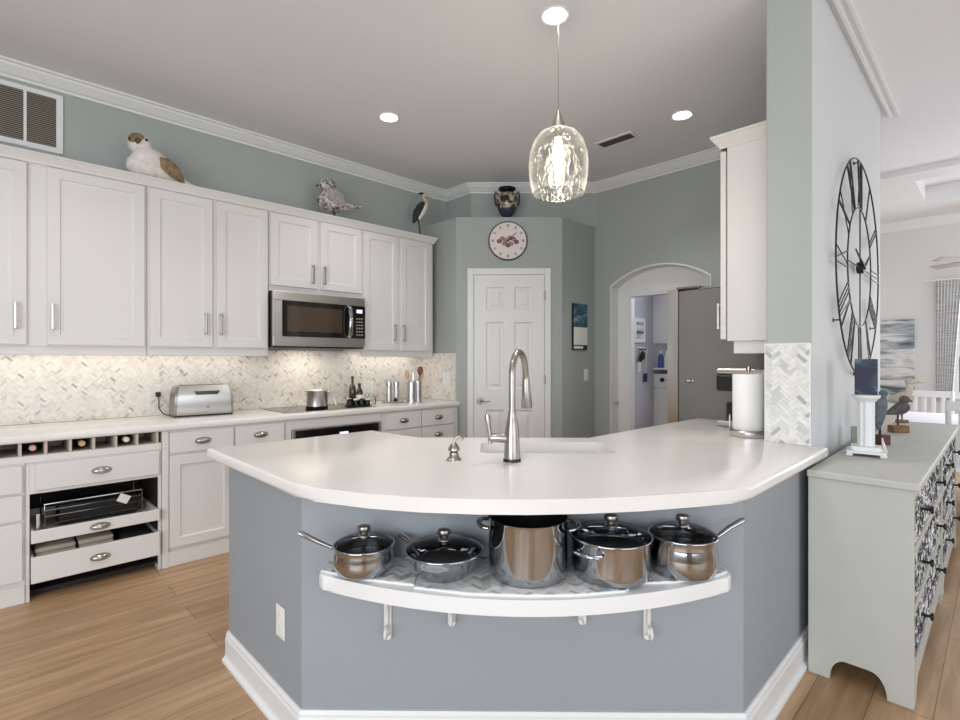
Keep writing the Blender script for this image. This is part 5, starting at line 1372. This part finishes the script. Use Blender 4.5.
t = tag(MB().ell((0, 0, 0.012), (0.02, 0.012, 0.012), 14, 8).tube([(0.012, 0, 0.012), (0.0, 0.006, 0.045), (-0.01, 0.01, 0.08)], [0.007, 0.008, 0.002], 8).xform(Matrix.Translation((p2.x, p2.y, 0.8573))).build('shell_ornament', M['featherwhite'], None, 60, (p2.x, p2.y, 0.8573)), 'small white spike ornament leaning beside the pedestal base', 'ornament')
p = at(857.5, 2.74, 0.8573)
t = thing('tea_tin', 'small sage green tin behind the white pedestal', 'tin', p, rz=0)
MB().prism(rrect(-0.035, 0.035, -0.025, 0.025, 0.008), 0, 0.09, 0.002).build('tin_body', M['green'], t)
MB().prism(rrect(-0.036, 0.036, -0.026, 0.026, 0.008), 0.0905, 0.105, 0.003).build('lid', M['green'], t)

p = at(881.5, 2.80, 0.8573)
t = thing('heron_figurine', 'slate blue heron carving on a small mahogany block beside the candle', 'bird figurine', p, rz=math.radians(-30))
MB().box(-0.03, 0.03, -0.028, 0.028, 0, 0.055, 0.003).build('block', M['woodred'], t)
MB().tube([(-0.01, 0, 0.0555), (-0.012, 0, 0.1)], 0.006, 8).build('peg', M['iron'], t, 50)
loft([(-0.02, 0.085, 0.006, 0.008), (-0.024, 0.12, 0.022, 0.022), (-0.022, 0.17, 0.035, 0.034), (-0.016, 0.215, 0.04, 0.036), (-0.004, 0.25, 0.032, 0.03), (0.006, 0.272, 0.018, 0.018)], M['featherblue'], 'body', t)
hd_ = MB().ell((0.014, 0, 0.282), (0.026, 0.018, 0.018), 14, 10).build('head', M['featherblue'], t, 60)
MB().tube([(0.03, 0, 0.279), (0.05, 0, 0.272), (0.055, 0, 0.262)], [0.007, 0.005, 0.002], 8).build('beak', M['beak'], hd_, 60)

p = at(898.5, 3.27, 0.8573)
t = thing('shorebird_figurine', 'dark grey shorebird carving on a peg and tan wood block', 'bird figurine', p, rz=R45)
MB().box(-0.05, 0.05, -0.028, 0.028, 0, 0.045, 0.003).build('block', M['woodblock'], t)
MB().tube([(-0.004, 0, 0.0455), (-0.004, 0, 0.13)], 0.006, 8).build('peg', M['woodred'], t, 50)
loft([(-0.09, 0.115, 0.004, 0.014), (-0.06, 0.125, 0.014, 0.022), (-0.02, 0.14, 0.03, 0.032), (0.02, 0.158, 0.04, 0.036), (0.045, 0.168, 0.034, 0.032), (0.062, 0.172, 0.014, 0.016)], M['feathergrey'], 'body', t)
hd_ = MB().ell((0.038, 0, 0.21), (0.032, 0.027, 0.026), 16, 10).build('head', M['birdhead'], t, 60)
MB().tube([(0.062, 0, 0.206), (0.08, 0, 0.2), (0.092, 0, 0.194)], [0.01, 0.006, 0.002], 8).build('beak', M['birdhead'], hd_, 60)
p = at(902, 3.78, 0.8573)
t = thing('shorebird_figurine', 'pale beige bird carving with raised head on the far dresser', 'bird figurine', p, rz=math.radians(-105))
MB().cyl((0, 0, 0), 0.04, 0.02, 20, bev=0.003).build('block', M['woodblock'], t, 40)
MB().tube([(0, 0, 0.02), (0, 0, 0.16)], 0.005, 8).build('peg', M['iron'], t, 50)
loft([(-0.09, 0.15, 0.005, 0.02), (-0.05, 0.165, 0.03, 0.045), (0.0, 0.18, 0.045, 0.062), (0.04, 0.195, 0.04, 0.052), (0.06, 0.215, 0.022, 0.03)], M['beige'], 'body', t)
MB().tube([(0.035, 0, 0.2), (0.045, 0, 0.25), (0.045, 0, 0.29)], [0.035, 0.022, 0.02], 12).build('neck', M['beige'], t, 60)
hd_ = MB().ell((0.05, 0, 0.305), (0.034, 0.024, 0.024), 16, 10).build('head', M['beige'], t, 60)
MB().tube([(0.07, 0.0, 0.303), (0.105, 0.012, 0.3), (0.125, 0.02, 0.298)], [0.008, 0.005, 0.002], 8).build('beak', M['beak'], hd_, 60)

# ------------------------------------------------------------------ dining end
t = thing('seascape_painting', 'grey and white abstract seascape canvas on the dining room wall', 'painting', (DX, 1.17, 0.83))
MB().box(DX - 0.035, DX - 0.0006, 0.795, 1.55, 0.83, 1.84, 0.002).build('canvas', M['sea'], t)

wn = thing('window_1', None, None, (DX + 0.05, -0.38, 0.86)); wn['kind'] = 'structure'
fr_ = MB()
for a0, a1, b0, b1 in ((-1.2, 0.44, 0.86, 0.92), (-1.2, 0.44, 2.06, 2.12), (-1.2, -1.14, 0.92, 2.06), (0.38, 0.44, 0.92, 2.06), (-0.41, -0.35, 0.92, 2.06), (-1.14, 0.38, 1.46, 1.5)):
    fr_.box(DX + 0.02, DX + 0.07, a0 + 0.0005, a1 - 0.0005, b0 + 0.0005, b1 - 0.0005)
fr_.build('frame', M['white'], wn)
MB().box(DX + 0.043, DX + 0.047, -1.14, 0.38, 0.92, 2.06).build('pane', M['window'], wn)
MB().box(DX - 0.05, DX + 0.015, -1.25, 0.49, 0.83, 0.859, 0.004).build('sill', M['white'], wn)

t = thing('curtain', 'grey striped curtain beside the dining room window', 'curtain', (DX - 0.07, 0.5, 0.75))
pts = [(DX - 0.075 + 0.02 * math.sin(i * 1.25), 0.585 - 0.24 * i / 40) for i in range(41)]
pts2 = [(x + 0.004, y) for x, y in reversed(pts)]
cm = MB().prism(pts + pts2, 0.80, 2.30)
for v in cm.bm.verts:
    k = 1 - (v.co.z - 0.80) / 1.5
    v.co.y = 0.585 + (v.co.y - 0.585) * (1 - 0.38 * k)
cm.build('drape', M['curtain'], t, 50)
t = tag(MB().tube([(DX - 0.07, 0.70, 2.31), (DX - 0.07, -1.5, 2.31)], 0.012, 10).tube([(DX - 0.07, 0.66, 2.31), (DX, 0.66, 2.31)], 0.008, 8).build('curtain_rod', M['white'], None, 50, (DX - 0.07, -0.4, 2.31)), 'white rod carrying the striped curtain', 'curtain rod')
bush = MB()
for i in range(26):
    bush.ell((10.4 + random.uniform(-0.3, 0.3), random.uniform(-1.4, 1.2), 0.4 + random.uniform(0, 0.75)), (0.3, 0.3, 0.25), 10, 6)
tag(bush.build('hedge', M['leaf'], None, 60, (10.4, 0, 0)), 'green hedge outside the dining room window', 'hedge')
struct('ground', MB().box(9.2, 14, -6, 5, -0.1, -0.01), M['leaf'])

TXa, TXb, TYa, TYb = 6.0, 7.3, -0.95, 0.72
t = thing('dining_table', 'white dining table standing before the seascape and window', 'table', ((TXa + TXb) / 2, (TYa + TYb) / 2, 0))
MB().box(TXa + 0.02, TXb - 0.02, TYa + 0.02, TYb - 0.02, 0.71, 0.745).build('tabletop', M['white'], t)
for x in (TXa + 0.12, TXb - 0.12):
    for y in (TYa + 0.12, TYb - 0.12): MB().lathe([(0, 0), (0.03, 0), (0.035, 0.1), (0.045, 0.5), (0.05, 0.709), (0, 0.709)], (x, y, 0.0005), 14).build('leg', M['white'], t, 40)
cl = MB()
g = 20
def drape_pt(u, v):
    pass
per = []
P_ = [(TXa, TYa), (TXb, TYa), (TXb, TYb), (TXa, TYb)]
for i in range(4):
    a, b = Vector((P_[i][0], P_[i][1])), Vector((P_[(i + 1) % 4][0], P_[(i + 1) % 4][1]))
    for k in range(g): per.append(a + (b - a) * k / g)
cx, cy = (TXa + TXb) / 2, (TYa + TYb) / 2
nper = len(per)
V = []
for lvl, (z, ex) in enumerate(((0.7455, 0.0), (0.7505, 0.0), (0.742, 0.008), (0.62, 0.02), (0.50, 0.03))):
    for i, q in enumerate(per):
        d = Vector((q.x - cx, q.y - cy)).normalized(); e = ex + (0.018 * math.sin(i * 1.1) * (lvl - 2) if lvl > 2 else 0)
        V.append((q.x + d.x * e, q.y + d.y * e, z))
F = [tuple(range(nper)), tuple(range(nper, 2 * nper))]
for l in range(1, 4): F += [(l * nper + i, l * nper + (i + 1) % nper, (l + 1) * nper + (i + 1) % nper, (l + 1) * nper + i) for i in range(nper)]
cl._new(V, F[1:])
tag(cl.build('tablecloth', M['cloth'], None, 40, (cx, cy, 0.746)), 'pale blue-white cloth draped over the dining table', 'tablecloth')

def chair(label, x, y, rz, top):
    t = thing('dining_chair', label, 'chair', (x, y, 0), 'white dining chairs', rz)
    MB().box(-0.22, 0.22, -0.22, 0.22, 0.43, 0.455, 0.008).build('seat', M['white'], t)
    for sx in (-1, 1):
        MB().box(sx * 0.195 - 0.018, sx * 0.195 + 0.018, 0.175, 0.211, 0.0005, 0.4295, 0.003).build('leg', M['white'], t)
        MB().tube([(sx * 0.195, -0.19, 0.0005), (sx * 0.195, -0.2, 0.43), (sx * 0.2, -0.24, top)], 0.019, 8).build('leg', M['white'], t, 50)
    bk = MB().box(-0.215, 0.215, -0.255, -0.225, top - 0.075, top, 0.006)
    bk.build('top_rail', M['white'], t)
    MB().box(-0.19, 0.19, -0.225, -0.2, 0.55, 0.59).build('lower_rail', M['white'], t)
    for i in range(4):
        xx = -0.12 + 0.08 * i
        MB().tube([(xx, -0.212, 0.57), (xx * 1.02, -0.24, top - 0.07)], 0.013, 6, wide=1.8, up=(0, 1, 0)).build('slat', M['white'], t)
    return t
chair('white slat-back dining chair at the far side of the table below the painting', 7.62, 0.60, math.radians(90), 0.96)
chair('white dining chair nearest the dressers with its back to the kitchen', 5.66, 0.10, math.radians(-90), 1.0)

t = thing('ceiling_fan', 'grey-bladed ceiling fan at the right edge of the dining room', 'ceiling fan', at(992, 5.4, 2.34))
c_ = at(992, 5.4)
MB().cyl((c_.x, c_.y, 2.34), 0.1, 0.13, 24, bev=0.02).build('motor', M['white'], t, 40)
MB().tube([(c_.x, c_.y, 2.47), (c_.x, c_.y, 3.11)], 0.014, 10).build('rod', M['white'], t, 50)
for i in range(5):
    a = math.radians(132 + 72 * i)
    bl = MB().box(0.12, 0.56, -0.06, 0.06, -0.005, 0.005, 0.003)
    bl.xform(Matrix.Translation((c_.x, c_.y, 2.385)) @ Matrix.Rotation(a, 4, 'Z') @ Matrix.Rotation(0.2, 4, 'X'))
    bl.build('blade', M['fanwood'], t)
